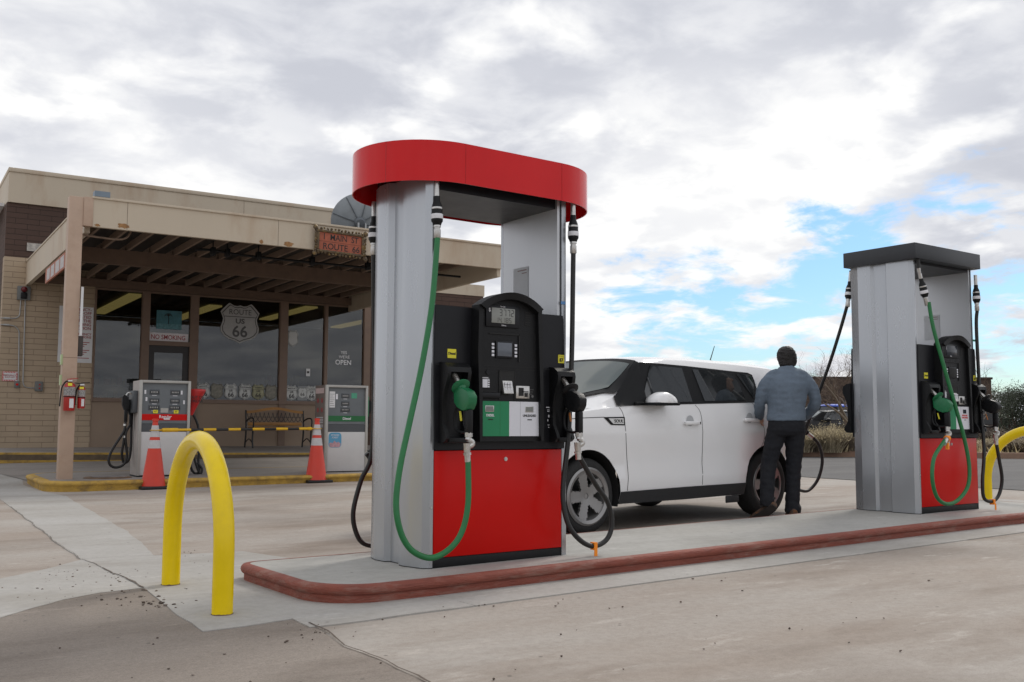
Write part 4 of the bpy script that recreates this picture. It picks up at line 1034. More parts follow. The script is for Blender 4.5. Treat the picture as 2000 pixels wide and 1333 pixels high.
WY = 7.1
store = thing('store_building', 'low tan and brown block store with large front windows and a flat canopy', 'building', (BP.x, BP.y, 0), BA)
def sb(name, mat, x0, x1, y0, y1, z0, z1, bev=0, par=None): return MB().box(x0, x1, y0, y1, z0, z1, bev).build(name, mat, par or store)
lw = MB().prism([(-.37,.1),(1.42,.1),(1.42,4.42),(-.37,4.42)], WY, WY+.3, 'y').build('front_wall', m_brick, store)
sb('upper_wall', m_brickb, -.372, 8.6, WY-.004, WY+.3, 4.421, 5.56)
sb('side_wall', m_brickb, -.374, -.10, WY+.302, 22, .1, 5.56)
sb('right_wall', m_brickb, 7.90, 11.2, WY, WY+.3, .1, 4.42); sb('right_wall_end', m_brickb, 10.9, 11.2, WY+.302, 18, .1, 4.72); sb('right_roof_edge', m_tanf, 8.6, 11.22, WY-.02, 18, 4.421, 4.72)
par_ = sb('parapet', m_tanf, -.36, 8.6, WY-.05, 20, 5.561, 6.2); 
sb('parapet_cap', m_tanf, -.375, 8.62, WY-.075, 20.02, 6.201, 6.29, .01, par_); sb('parapet_seam', m_beam, 4.6, 4.606, WY-.0525, WY-.05, 5.58, 6.2, 0, par_)
ev = sb('side_eave', m_sign, -.78, -.376, WY+.5, 20, 5.56, 5.63); sb('gutter', m_sign, -.86, -.781, WY+.5, 20, 5.52, 5.64, .01, ev)
sb('loose_flashing', M('torn flashing', (.45,.42,.38), .7, var=.4, scale=12), .04, .38, WY-.03, WY-.004, 4.57, 4.74)
# window wall
sb('base_panel', m_panel, 1.421, 2.52, WY+.02, WY+.2, .2, 1.44); sb('base_panel', m_panel, 3.52, 7.90, WY+.02, WY+.2, .2, 1.44)
sb('header', m_beam, 1.421, 7.90, WY-.01, WY+.2, 3.90, 4.42)
sb('base_batten', m_frame, 5.58, 5.74, WY-.012, WY+.018, .40, 1.46)
XS = [(1.421,1.449),(2.411,2.574),(3.46,3.643),(5.568,5.758),(6.691,6.771),(7.734,7.901)]
for a, b_ in XS: sb('mullion', m_frame, a, b_, WY-.03, WY+.16, .42 if a in (2.411, 3.46) else 1.441, 3.899)
wins = [(1.449,2.411),(3.643,5.568),(5.758,6.691),(6.771,7.734)]
for a, b_ in wins:
    w = MB().box(a, b_, WY-.02, WY+.10, 1.441, 1.525).box(a, b_, WY-.02, WY+.10, 3.865, 3.899).box(a, a+.012, WY+.0, WY+.08, 1.525, 3.865).box(b_-.012, b_, WY+.0, WY+.08, 1.525, 3.865).build('window', m_frame, store)
    MB().box(a+.002, b_-.002, WY+.04, WY+.048, 1.525, 3.865).build('pane', m_glass, w)
tr = MB().box(2.574, 3.46, WY-.02, WY+.10, 3.865, 3.899).box(2.574, 3.46, WY-.02, WY+.10, 2.71, 2.81).build('transom_window', m_frame, store)
MB().box(2.576, 3.458, WY+.04, WY+.048, 2.81, 3.865).build('pane', m_glass, tr)
dr = MB().box(2.576, 2.70, WY+.03, WY+.08, .47, 2.708).box(3.33, 3.458, WY+.03, WY+.08, .47, 2.708).box(2.70, 3.33, WY+.03, WY+.08, 2.555, 2.708).box(2.70, 3.33, WY+.03, WY+.08, .47, .75).build('door', M('dark bronze door', (.018,.014,.013), .4), store)
MB().box(2.702, 3.328, WY+.05, WY+.056, .75, 2.555).build('pane', m_glass, dr); MB().box(2.72, 3.31, WY+.0, WY+.028, 1.46, 1.50, .01).build('push_bar', m_galv, dr)
# room behind the glass
rm = MB()
for a in ((1.40,10.8,13.0,13.1,.4,3.9),(1.0,1.4,WY+.31,13.1,.4,3.9),(10.8,10.88,WY+.31,13.1,.4,3.9)): rm.box(*a)
room = rm.build('room_wall', m_room, store)
sb('room_floor', M('room floor', (.16,.14,.12), .6), 1.40, 10.8, WY+.201, 13.0, .38, .455); sb('room_ceiling', M('room ceiling', (.10,.10,.095), .9), 1.40, 10.8, WY+.201, 13.0, 3.901, 4.0)
for x_, y0, y1 in ((2.35, 7.5, 12.0), (4.45, 8.6, 12.4), (6.5, 7.5, 11.0), (9.0, 8.0, 12.0)):
    MB().box(x_-.16, x_+.16, y0, y1, 3.84, 3.88).build('ceiling_lamp', m_lamp_t, room)
rn = random.Random(11)
# shelves with goods seen through the glass
for (x0, x1, y_) in ((1.7,3.3,12.3),(3.9,5.2,11.6),(5.9,7.2,9.4),(8.0,10,11)):
    s_ = thing('display_shelf', 'dim shop shelf with small goods behind the %s' % {1.7:'door pane', 3.9:'big window', 5.9:'window beside the open sign', 8.0:'dark wall'}[x0], 'shelf', (BP+BX*x0+BY*y_+Z*.455), BA)
    if x0 == 8.0: bpy.data.objects.remove(s_); continue
    MB().box(0, x1-x0, .40, .44, 0, 1.75).box(0, .03, 0, .4, 0, 1.75).box(x1-x0-.03, x1-x0, 0, .4, 0, 1.75).build('frame', m_room, s_)
    for k in range(4):
        MB().box(.03, x1-x0-.03, 0, .40, .25+k*.42, .28+k*.42).build('shelf', m_room, s_)
        mbs = MB(); xx = .05
        while xx < x1-x0-.16:
            w = rn.uniform(.05,.12); h_ = rn.uniform(.10,.28); mbs.box(xx, xx+w, .04, .2, .281+k*.42, .281+k*.42+h_, mi=rn.randrange(4)); xx += w+rn.uniform(.01,.06)
        g_ = mbs.build('goods', [M('goods a', (.30,.25,.1)), M('goods b', (.08,.22,.2)), M('goods c', (.35,.34,.32)), M('goods d', (.25,.07,.05))] if 'goods a' not in bpy.data.materials else [bpy.data.materials['goods '+c_] for c_ in 'abcd'], s_); g_['kind'] = 'stuff'
# canopy
can = MB().box(.132, 7.38, .0, .07, 3.905, 4.33).build('canopy_fascia', m_tanf, store)
sb('fascia_cap', m_tanf, .12, 7.40, -.025, .09, 4.331, 4.365, .004, can)
for x_ in (.62, 3.0, 5.4): sb('fascia_seam', m_beam, x_, x_+.005, -.0025, -.0005, 3.91, 4.33, 0, can)
rs = M('rust stain', (.32,.17,.07), .85, var=.4, scale=20)
def stain(x, z, w, h, seed):
    m = MB(); P = [(x+w*math.cos(a)*(.7+.5*mnoise.noise(Vector((math.cos(a)*1.5+seed, math.sin(a)*1.5, 0)))), z+h*math.sin(a)*(.7+.5*mnoise.noise(Vector((math.cos(a)*1.5, seed+math.sin(a)*1.5, 3))))) for a in [2*math.pi*i/26 for i in range(26)]]
    m._f([m.b.verts.new((u, -.0018, max(3.907, v))) for u, v in P]); m.build('rust_stain', rs, can, smooth=0)
stain(.56,3.96,.13,.05,1); stain(3.18,3.95,.10,.06,4); stain(.20,3.93,.05,.03,7); stain(2.72,3.94,.05,.04,9)
sb('corner_bracket', M('blue grey flashing', (.20,.25,.30), .5, .3), .14, .36, -.03, .12, 4.366, 4.45, 0, can)
lb = sb('canopy_side_beam', m_tanf, .05, .131, .201, WY-.001, 3.84, 4.33); sb('fascia_cap', m_tanf, .035, .145, .201, WY-.001, 4.331, 4.36, 0, lb)
sb('canopy_side_beam', m_tanf, 7.30, 7.379, .071, WY-.001, 3.76, 4.30)
rf = sb('canopy_roof', m_deck, .132, 7.299, .071, WY-.011, 4.25, 4.32)
for y0, y1, z0 in ((2.86,2.98,3.80),(6.90,6.98,3.90)):
    sb('canopy_beam', m_beam, .135, 7.297, y0, y1, z0, 4.07)
for ya, yb in ((.075,2.855),(2.985,6.895)):
    for k in range(17):
        x_ = .36+k*.415; sb('joist', m_joist, x_, x_+.045, ya, yb, 4.06, 4.18, 0, rf)
pp = MB().tube([(2.0,1.3,3.93),(2.3,1.3,3.95),(3.0,1.3,3.91),(5.3,1.3,3.90),(7.2,1.3,3.9)], .022, n=8).build('black_pipe', m_blk, rf)
for x_ in (2.3, 2.55, 3.1, 4.1, 5.2, 6.5):
    MB().box(x_-.04, x_+.04, 1.24, 1.36, 3.86, 4.0, .01).cyl((x_,1.3,3.9),(x_,1.3,4.2),.012,n=8).build('hanger', m_blk, pp)
MB().tube([(2.1,3.6,3.93),(3.6,3.6,3.92),(5.6,3.6,3.93),(7.2,3.6,3.93)], .02, n=8).build('black_pipe', m_blk, rf)
MB().tube([(-.01,.25,3.815),(.3,.28,3.80),(.62,.30,3.81),(.74,.32,3.93),(.76,.34,4.1)], .016, n=8).build('support_rod', m_joist, rf)
pst = MB().box(-.198, -.002, .0, .20, .145, 4.335, .006).build('canopy_post', m_post, store)
sb('post_plate', m_post, -.0018, .1315, -.012, .10, 3.905, 4.345, .003, pst); sb('post_joint', m_beam, -.1995, -.0015, -.002, .0, 1.925, 1.93, 0, pst)
sb('hinge_box', M('brown electrical box', (.05,.04,.035), .6), .0, .07, .02, .16, 1.96, 2.25, .004, pst)
for z_ in (1.82, 1.52): sb('sticker', M('pale green sticker', (.45,.55,.30), .5) if 'pale green sticker' not in bpy.data.materials else bpy.data.materials['pale green sticker'], -.224, -.1985, .02, .10, z_, z_+.15, 0, pst)
pl_ = MB().box(.0, .034, -.075, -.055, 2.25, 2.975).build('sign_plate', m_sign, None); pl_.parent = None
pl_.matrix_world = Matrix.Translation(BP) @ Matrix.Rotation(BA, 4, 'Z')
tag(pl_, 'thin white sign plate seen edge-on at the side of the canopy post', 'sign')

def wthing(name, label, cat, x, y, z, group=None): return thing(name, label, cat, BP+BX*x+BY*y+Z*z, BA, group)
# alarm light box with conduits
al = wthing('alarm_box', 'grey alarm box with a red dome lamp high on the tan block wall', 'alarm', .02, WY, 3.67)
MB().box(-.125,.125,-.07,-.001,-.145,.145,.008).build('box', m_gbox, al); MB().lathe([(.062,0),(.062,.02),(.055,.05),(.035,.075),(.003,.085)], (0,-.07,.075), (0,-1,0), n=24).build('dome_lamp', M('dark red lens', (.11,.006,.010), .15), al)
MB().box(-.06,.06,-.10,-.07,-.125,.01,.012).build('horn', m_blk, al)
def cond(label, pts):
    o = MB().tube(pts, .011, n=8, smooth=4).build('conduit', m_galv, None, smooth=60)
    o.matrix_world = Matrix.Translation(BP) @ Matrix.Rotation(BA, 4, 'Z'); tag(o, label, 'conduit', 'metal conduits on the tan wall'); return o
yc = WY-.02
c1_ = cond('conduit bending from the alarm box down and left to the wall corner', [(-.03,yc,3.53),(-.035,yc,3.35),(-.045,yc,3.2),(-.12,yc,3.14),(-.25,yc,3.13),(-.39,yc,3.125)])
MB().cyl((-.33,yc,3.127),(-.22,yc,3.13),.022,n=10).build('coupling', m_galv, c1_)
c2_ = cond('conduit from the wall corner down to the red push button box', [(-.39,yc,2.99),(-.25,yc,2.99),(-.12,yc,2.97),(-.04,yc,2.87),(-.03,yc,2.7),(-.015,yc,2.2),(-.01,yc,1.83)])
MB().cyl((-.33,yc,2.99),(-.22,yc,2.99),.022,n=10).build('coupling', m_galv, c2_)
cond('long straight conduit from the alarm box down to the two-button box', [(.055,yc,3.53),(.06,yc,3.2),(.07,yc,2.5),(.078,yc,1.95),(.09,yc,1.78),(.15,yc,1.71),(.31,yc,1.70)])
bb = wthing('push_button_box', 'small grey box with one red push button under the emergency sign', 'switch', -.03, WY, 1.765)
MB().box(-.05,.05,-.05,-.001,-.07,.07,.008).build('box', m_gbox, bb); MB().cyl((0,-.07,0),(0,-.05,0),.024,n=14).build('button', m_redp, bb)
bb = wthing('switch_box', 'grey box with two red buttons at the end of the long conduit', 'switch', .383, WY, 1.735)
MB().box(-.078,.078,-.06,-.001,-.105,.105,.02).build('box', m_gbox, bb)
for dz in (-.04,.035): MB().cyl((0.01,-.075,dz),(0.01,-.06,dz),.014,n=12).build('button', m_redp, bb)
es = wthing('emergency_sign', 'small red and white striped sign reading emergency shut-off on the wall', 'sign', -.168, WY, 1.93)
MB().box(-.14,.14,-.012,-.001,-.098,.098).build('plate', m_redp, es)
m = MB()
for k in range(11):
    x_ = -.15+k*.03
    if -.135 < x_ < .13:
        for a, b_ in ((.070,.095),(-.095,-.070)): m.prism([(x_,a),(x_+.014,a),(x_+.026,b_),(x_+.012,b_)], -.0135, -.0125, 'y')
for k in range(6):
    z_ = -.09+k*.032
    for xa in (-.136,.112): m.prism([(xa,z_),(xa+.024,z_+.014),(xa+.024,z_+.028),(xa,z_+.014)], -.0135, -.0125, 'y')
m.box(-.112,.112,-.0145,-.0125,-.068,.068); m.build('stripes', m_sign, es, smooth=0)
text('EMERGENCY\nSHUT-OFF', .040, (0,-.0155,0), m_redink, es, bold=.0007)
bs = wthing('instruction_sign', 'tall white emergency instructions sign with red writing beside the left window', 'sign', 1.06, WY, 2.86)
MB().box(-.34,.34,-.012,-.001,-.60,.60).build('plate', m_sign, bs)
text('EMERGENCY-\nSHUT-OFF\nLOCATED\nON THE\nBUILDING\nSECTION', .088, (.30,-.0135,.34), m_redink, bs, align='RIGHT', bold=.001, lsp=.92)
text('EMERGENCY\nINSTRUCTIONS', .068, (.31,-.0135,-.02), m_redink, bs, align='RIGHT', bold=.001, lsp=.95)
m = MB()
for k in range(9): m.box(-.28, .28-.05*(k*37 % 4), -.0135, -.012, -.17-.042*k, -.155-.042*k)
m.build('small_print', m_redink, bs)
ss = wthing('price_sign', 'long red sign with white squares hanging under the left side of the canopy', 'sign', .0, 2.7, 3.61)
MB().box(0,.03,-1.1,1.1,-.13,.13).build('panel', M('faded orange red sign', (.40,.13,.07), .6, var=.15), ss)
for a, b_ in ((-1.0,-.62),(-.52,-.1),(.05,.42),(.55,.9)): MB().box(-.003,-.0005,a,b_,-.10,.10).build('white_panel', M('faded sign panel', (.5,.47,.46), .6, var=.2, scale=20) if 'faded sign panel' not in bpy.data.materials else bpy.data.materials['faded sign panel'], ss)
# window signs
ns = wthing('no_smoking_sign', 'white sign reading NO SMOKING in pink red letters above the door', 'sign', 2.99, WY+.03, 2.895)
MB().box(-.44,.44,-.012,.0,-.10,.10).build('plate', M('pale pink white', (.75,.71,.72), .5), ns); text('NO SMOKING', .145, (0,-.0135,0), m_redink, ns, sx=.82, bold=.001)
ps = wthing('poster', 'small teal poster with a dark palm tree in the window above the door', 'poster', 3.0, WY+.036, 3.295)
MB().box(-.276,.276,-.006,.0,-.21,.21).build('sheet', M('teal poster', (.05,.17,.20), .5, var=.3, scale=7), ps)
m = MB(); m.tube([(-.02,-.008,-.1),(-.01,-.008,.0),(-.02,-.008,.09)], .008, n=6)
for k in range(7):
    a = R(k*30); m.tube([(-.02,-.008,.09),(-.02+.05*math.cos(a),-.008,.09+.05*math.sin(a)+.01),(-.02+.09*math.cos(a),-.008,.08+.05*math.sin(a))], .006, n=5)
m.build('palm_tree', m_dark, ps); MB().box(-.27,.27,-.0075,-.006,-.20,-.09).build('sea', M('pale poster band', (.10,.25,.28), .5, var=.4, scale=20), ps)
op = wthing('open_sign', 'white lettering reading YES WE\'RE OPEN on the right window pane', 'sign', 7.22, WY+.035, 2.61)
m_whl = M('pale window lettering', (.80,.80,.80), .5)
text('YES', .105, (0,0,.125), m_whl, op, bold=.001); text('WE\'RE', .10, (.01,0,.018), m_whl, op, bold=.001); text('OPEN', .165, (-.01,0,-.12), m_whl, op, bold=.002)
nt_ = wthing('window_notice', 'tiny white notice taped inside the window left of the open sign', 'notice', 6.30, WY+.03, 2.22); MB().box(-.05,.05,-.006,0,-.09,.09).build('sheet', m_sign, nt_); MB().box(-.03,.03,-.0075,-.006,-.02,.03).build('print', m_ink, nt_)
# route shields
SH = [(0,1.0),(.17,.95),(.33,.97),(.55,1.10),(.62,1.06),(.80,.86),(1.0,.62),(.93,.45),(.86,.25),(.90,.02),(.98,-.2),(.96,-.45),(.80,-.68),(.55,-.84),(.25,-.93),(0,-1.06)]
def shield_pts(w, h): return [(x*w*.5, z*h*.47) for x, z in SH] + [(-x*w*.5, z*h*.47) for x, z in reversed(SH[1:-1])]
def shield(name, label, x, y, z, w, h, top, mat, mini=False, group=None, num=True, ink=None, tilt=0):
    o = wthing(name, label, 'route sign', x, y, z, group); o.rotation_euler.y = R(tilt); ink = ink or m_ink
    pb = MB().prism(shield_pts(w, h), -.012, .0, 'y').build('shield', mat, o, smooth=0)
    m = MB(); q = shield_pts(w*.93, h*.93); q2 = shield_pts(w*.88, h*.88); m.loft([[(a, -.0132, b_) for a, b_ in q], [(a, -.0132, b_) for a, b_ in q2]], cap=False); 
    if num:
        m.box(-w*.42, w*.42, -.0136, -.0126, h*.165, h*.185)
    m.build('border', ink, o, smooth=0)
    if num:
        text(top, h*(.19 if not mini else .13), (0,-.0138,h*.29), ink, o, bold=.001, sx=.95); text('US', h*.17, (0,-.0138,h*.06), ink, o, bold=h*.006, sx=1.2); text('66', h*.40, (0,-.0138,-h*.21), ink, o, bold=h*.008)
    return o
shield('route_shield', 'large pale shield reading ROUTE US 66 hung high in the big window', 4.607, WY+.034, 3.30, .92, .92, 'ROUTE', M('dim pale shield', (.42,.42,.41), .5), ink=M('grey ink', (.10,.10,.10), .5))
m_shw = M('white shield', (.55,.56,.54), .5, var=.06); m_shd = M('tarnished shield', (.22,.21,.17), .5, var=.4, scale=20); m_shy = M('yellowed shield', (.34,.33,.20), .5, var=.3, scale=15)
GR = 'route shields standing on the window sill'
for x_, tp, mat_, lab, tl in ((3.81,'ARIZONA',m_shw,'leftmost route shield on the sill, reading ARIZONA US 66',-9),(4.112,None,m_shd,'plain tarnished shield with no writing, second from the left on the sill',3),(4.431,'TEXAS',m_shw,'route shield on the sill reading TEXAS US 66',-2),
                        (4.766,'CALIFORNIA',m_shw,'route shield on the sill reading CALIFORNIA US 66',3),(5.082,'KANSAS',m_shy,'yellowed route shield on the sill reading KANSAS US 66',0),(5.391,None,m_shd,'dark blank shield at the right end of the big window sill',2),
                        (5.893,'MISSOURI',m_shw,'route shield reading MISSOURI US 66 behind the bench top end, left in the narrow window',-2),(6.40,'ILLINOIS',m_shw,'half hidden route shield on the sill next to the diesel pump',0)):
    shield('sill_shield', lab, x_, WY+.025, 1.715, .30, .36, tp or '', mat_, True, GR, tp is not None, tilt=tl)
fs = wthing('framed_shield', 'framed square route 66 plaque on the sill of the narrow window', 'route sign', 6.165, WY+.025, 1.715, GR)
MB().box(-.125,.125,-.008,.0,-.17,.17).build('plaque', M('grey plaque', (.25,.26,.26), .5), fs); MB().prism(shield_pts(.2,.24), -.012, -.008, 'y').build('shield', m_shw, fs, smooth=0); text('66', .11, (0,-.0135,-.03), m_ink, fs, bold=.001); text('US', .04, (0,-.0135,.055), m_ink, fs)
shield('route_shield', 'small pale route 66 shield hanging at the left edge of the narrow window', 5.90, WY+.034, 3.02, .26, .40, '', m_shw, True, num=False)
# address sign
ad = wthing('address_sign', 'ornate bronze framed brick red sign reading 1 MAIN ST ROUTE 66 on the canopy edge', 'sign', 4.075, -.05, 4.045); ad.rotation_euler.y = R(1.5)
MB().box(-.385,.385,-.02,.03,-.165,.165).build('board', M('brick red board', (.36,.10,.055), .7, var=.15, scale=10), ad)
m = MB(); m.box(-.43,.43,-.045,.03,.150,.19,.01).box(-.43,.43,-.045,.03,-.19,-.150,.01).box(-.43,-.385,-.045,.03,-.149,.149,.01).box(.385,.43,-.045,.03,-.149,.149,.01)
rn = random.Random(4)
for k in range(54):
    u = k/54*4; s_, f_ = int(u), u-int(u)
    x_, z_ = [(-.43+.86*f_, .21),(.45,.21-.42*f_),(.43-.86*f_,-.21),(-.45,-.21+.42*f_)][s_]
    m.lathe([(.004,-.018),(.022*rn.uniform(.7,1.2),-.006),(.026*rn.uniform(.7,1.1),.006),(.006,.018)], (x_+rn.uniform(-.008,.008), -.035, z_+rn.uniform(-.01,.01)), (rn.uniform(-1,1), -1, rn.uniform(-1,1)), n=8)
for x_ in (-.46,.46):
    for z_ in (-.22,.22): m.lathe([(.006,-.03),(.045,-.01),(.045,.01),(.006,.03)], (x_,-.03,z_), (.2,-1,.2), n=10)
m.build('scrolled_frame', m_bronze, ad)
text('1  MAIN  ST', .148, (.0,-.0215,.075), m_ink, ad, sx=.86, bold=.001); text('ROUTE  66', .148, (.02,-.0215,-.085), m_ink, ad, sx=.95, bold=.001)
MB().box(-.38,.38,-.0212,-.0203,-.004,.0).build('board_seam', m_dark, ad)
# dish
di = wthing('satellite_dish', 'grey satellite dish with radial ribs seen from behind on the canopy roof', 'satellite dish', 6.43, 4.5, 4.32)
dd = Vector((.25,.93,.42)).normalized(); dc = Vector((.0,0,1.13)); mm_ = fr(dd)
m = MB(); m.lathe([(.02,0),(.12,.006),(.25,.03),(.40,.08),(.52,.14),(.60,.19),(.62,.205),(.60,.20),(.50,.14),(.25,.04),(.02,.012)], dc, dd, n=48); ds_ = m.build('bowl', M('grey dish paint', (.30,.33,.35), .5, var=.1), di, smooth=50)
for k in range(8):
    a = 2*math.pi*(k+.3)/8; v0 = dc+mm_@Vector((.10*math.cos(a), .10*math.sin(a), -.02)); v1 = dc+mm_@Vector((.35*math.cos(a), .35*math.sin(a), .045)); v2 = dc+mm_@Vector((.60*math.cos(a), .60*math.sin(a), .18))
    MB().tube([v0, v1, v2], .012, n=6, smooth=3).build('rib', M('dish rib grey', (.13,.145,.16), .5) if 'dish rib grey' not in bpy.data.materials else bpy.data.materials['dish rib grey'], di)
m = MB(); m.lathe([(.14,.015),(.13,-.05),(.10,-.09),(.04,-.10)], dc, dd, n=10); m.build('hub', bpy.data.materials['dish rib grey'], di)
q = dc-dd*.12; MB().box(-.10,-.07,q.y-.03,q.y+.03,.45,q.z+.02).box(.07,.10,q.y-.03,q.y+.03,.45,q.z+.02).box(-.1,.1,q.y-.02,q.y+.02,q.z-.18,q.z-.15).build('bracket', m_galv, di)
MB().cyl((0,q.y,0),(0,q.y,.6),.045,n=14).cyl((0,q.y,.0),(0,q.y,.03),.14,n=14).build('mast', m_galv, di)

# sidewalk and old island (setting)
m = MB(); rows = []
for x_ in (-7, -3, 0, 3, 6, 9, 11.5):
    zt = .405-.012*(x_+.4); rows.append([(x_,5.4,-.05),(x_,5.4,zt-.01),(x_,5.412,zt),(x_,7.13,.462),(x_,7.13,-.05)])
m.loft(rows); o = m.build('pavement', m_dkconc, None, smooth=0); o.matrix_world = Matrix.Translation(BP) @ Matrix.Rotation(BA, 4, 'Z'); tag(o, kind='structure')
m = MB(); rows = []; rows2 = []
for k in range(60):
    x_ = -7+18.5*k/59; zt = .405-.012*(x_+.4); rows.append([(x_,5.394,zt-.035),(x_,5.394,zt-.006),(x_,5.404,zt+.004),(x_,5.45,zt+.005)]); rows2.append([(x_,5.394,zt-.20),(x_,5.394,zt-.14)])
m.loft(rows, closed=False, cap=False); m.loft(rows2, closed=False, cap=False); o = m.build('kerb_paint', m_yelk, None, smooth=0); o.matrix_world = Matrix.Translation(BP) @ Matrix.Rotation(BA, 4, 'Z'); tag(o, kind='structure')
m = MB(); m.loft([[( -7+18.5*k/20, 5.396, .405-.012*(-7+18.5*k/20+.4)-.141), (-7+18.5*k/20, 5.396, .405-.012*(-7+18.5*k/20+.4)-.036)] for k in range(21)], closed=False, cap=False); o = m.build('kerb_face', M('dark kerb face', (.13,.095,.06), .9, var=.3, scale=6), None, smooth=0); o.matrix_world = Matrix.Translation(BP) @ Matrix.Rotation(BA, 4, 'Z'); tag(o, kind='structure')  # dark brown band between the two yellow stripes of the kerb
oi = thing('old_pump_island', 'low old island with a worn yellow kerb under the canopy post and old pumps', 'island', (BP.x, BP.y, 0), BA)
OP = rrect(-.42, 8.6, -.62, 2.0, (.5,.3,.3,.5), k=8, splits=tuple(.5*i for i in range(1, 16)))
def GL(x, y): w = BP+BX*x+BY*y; return G(w.x, w.y)*.4
prof2 = [(0,-.03),(0,.07),(.012,.085),(.025,.10),(.025,.12),(.010,.138),(-.02,.146),(-.10,.147)]
kerb(OP, prof2, m_yelk, 'kerb', oi, GL, .006); slab(offset(OP, -.09), .1465, m_dkconc, 'slab', oi, GL)
hp = wthing('hatch_cover', 'rusty flat metal hatch cover lying on the old island beside the post', 'hatch', .50, .10, .150)
m = MB(); m.lathe([(.34,0),(.34,.012),(.31,.02),(.02,.02)], (0,0,0), (0,0,1), n=28); m.build('rim', m_rst, hp); MB().box(-.22,.24,-.2,.2,.021,.032,.004).build('plate', M('pale worn steel', (.25,.23,.22), .6, .4, var=.3), hp)
# dark patch stains in front of the store handled by the apron
ap = [(BP+BX*a+BY*b_) for a, b_ in ((-.2,1.9),(11,1.9),(11,5.385),(-1.4,5.385))]
m = MB()
NX, NY = 26, 8; V = [[None]*(NY+1) for _ in range(NX+1)]
for i in range(NX+1):
    for j in range(NY+1):
        a = -1.3+12.6*i/NX; b_ = 1.9+3.48*j/NY; a += (1-j/NY)*.9*(1-i/NX); w = BP+BX*a+BY*b_; V[i][j] = m.b.verts.new((w.x, w.y, G(w.x, w.y)+.012))
for i in range(NX):
    for j in range(NY): m._f([V[i][j], V[i+1][j], V[i+1][j+1], V[i][j+1]])
tag(m.build('pavement', m_dkconc, None, smooth=0), kind='structure')

# fire extinguishers on the post
def extinguisher(label, x, y, z, r, h, small=False):
    t = wthing('fire_extinguisher', label, 'fire extinguisher', x, y, z, 'fire extinguishers on the canopy post')
    red = bpy.data.materials.get('extinguisher red') or M('extinguisher red', (.42,.02,.015), .3, coat=.3)
    MB().lathe([(r*.9,0),(r,.012),(r,h*.84),(r*.93,h*.90),(r*.6,h*.965),(r*.32,h)], (0,0,0), n=26).build('cylinder', red, t, smooth=40)
    MB().lathe([(r*1.012,h*.52),(r*1.012,h*.82)], (0,0,0), n=26, cap=False).build('label_wrap', bpy.data.materials.get('ext label') or M('ext label', (.28,.27,.26), .5, var=.7, scale=60), t)
    MB().lathe([(r*1.03,h*.47),(r*1.04,h*.48),(r*1.04,h*.495),(r*1.03,h*.505)], (0,0,0), n=26, cap=False).build('strap', m_blk, t)
    MB().box(-r*.1,r*.62,-r*1.03,-r*.80,h*.10,h*.42).build('tag_card', m_sign, t)
    MB().box(-.03,.03,-.05,.03,h,h+.03,.006).build('valve', m_metal, t)
    MB().box(-.10 if small else -.04,.03,-.012,.012,h+.03,h+.04,rot=Matrix.Rotation(R(8),4,'Y')).box(-.01,.11,-.012,.012,h+.045,h+.055,rot=Matrix.Rotation(R(-6),4,'Y')).build('lever', m_blk if small else red, t)
    MB().box(-.035,.02,-r*1.05,-r*.9,h*.86,h*.96).build('yellow_tag', m_yel, t)
    MB().tube([(-.02,-.02,h+.01),(-r*.8,-.02,h+.0),(-r*1.35,-.01,h*.8),(-r*1.5,.0,h*.5),(-r*1.6,.0,h*.15)], .010, n=8).build('hose', m_blk, t)
    return t
extinguisher('larger red fire extinguisher strapped to the front of the tan canopy post', -.105, -.085, 1.144, .078, .42)
extinguisher('smaller dark red fire extinguisher on the right side of the canopy post', .062, -.06, 1.18, .052, .33, True)

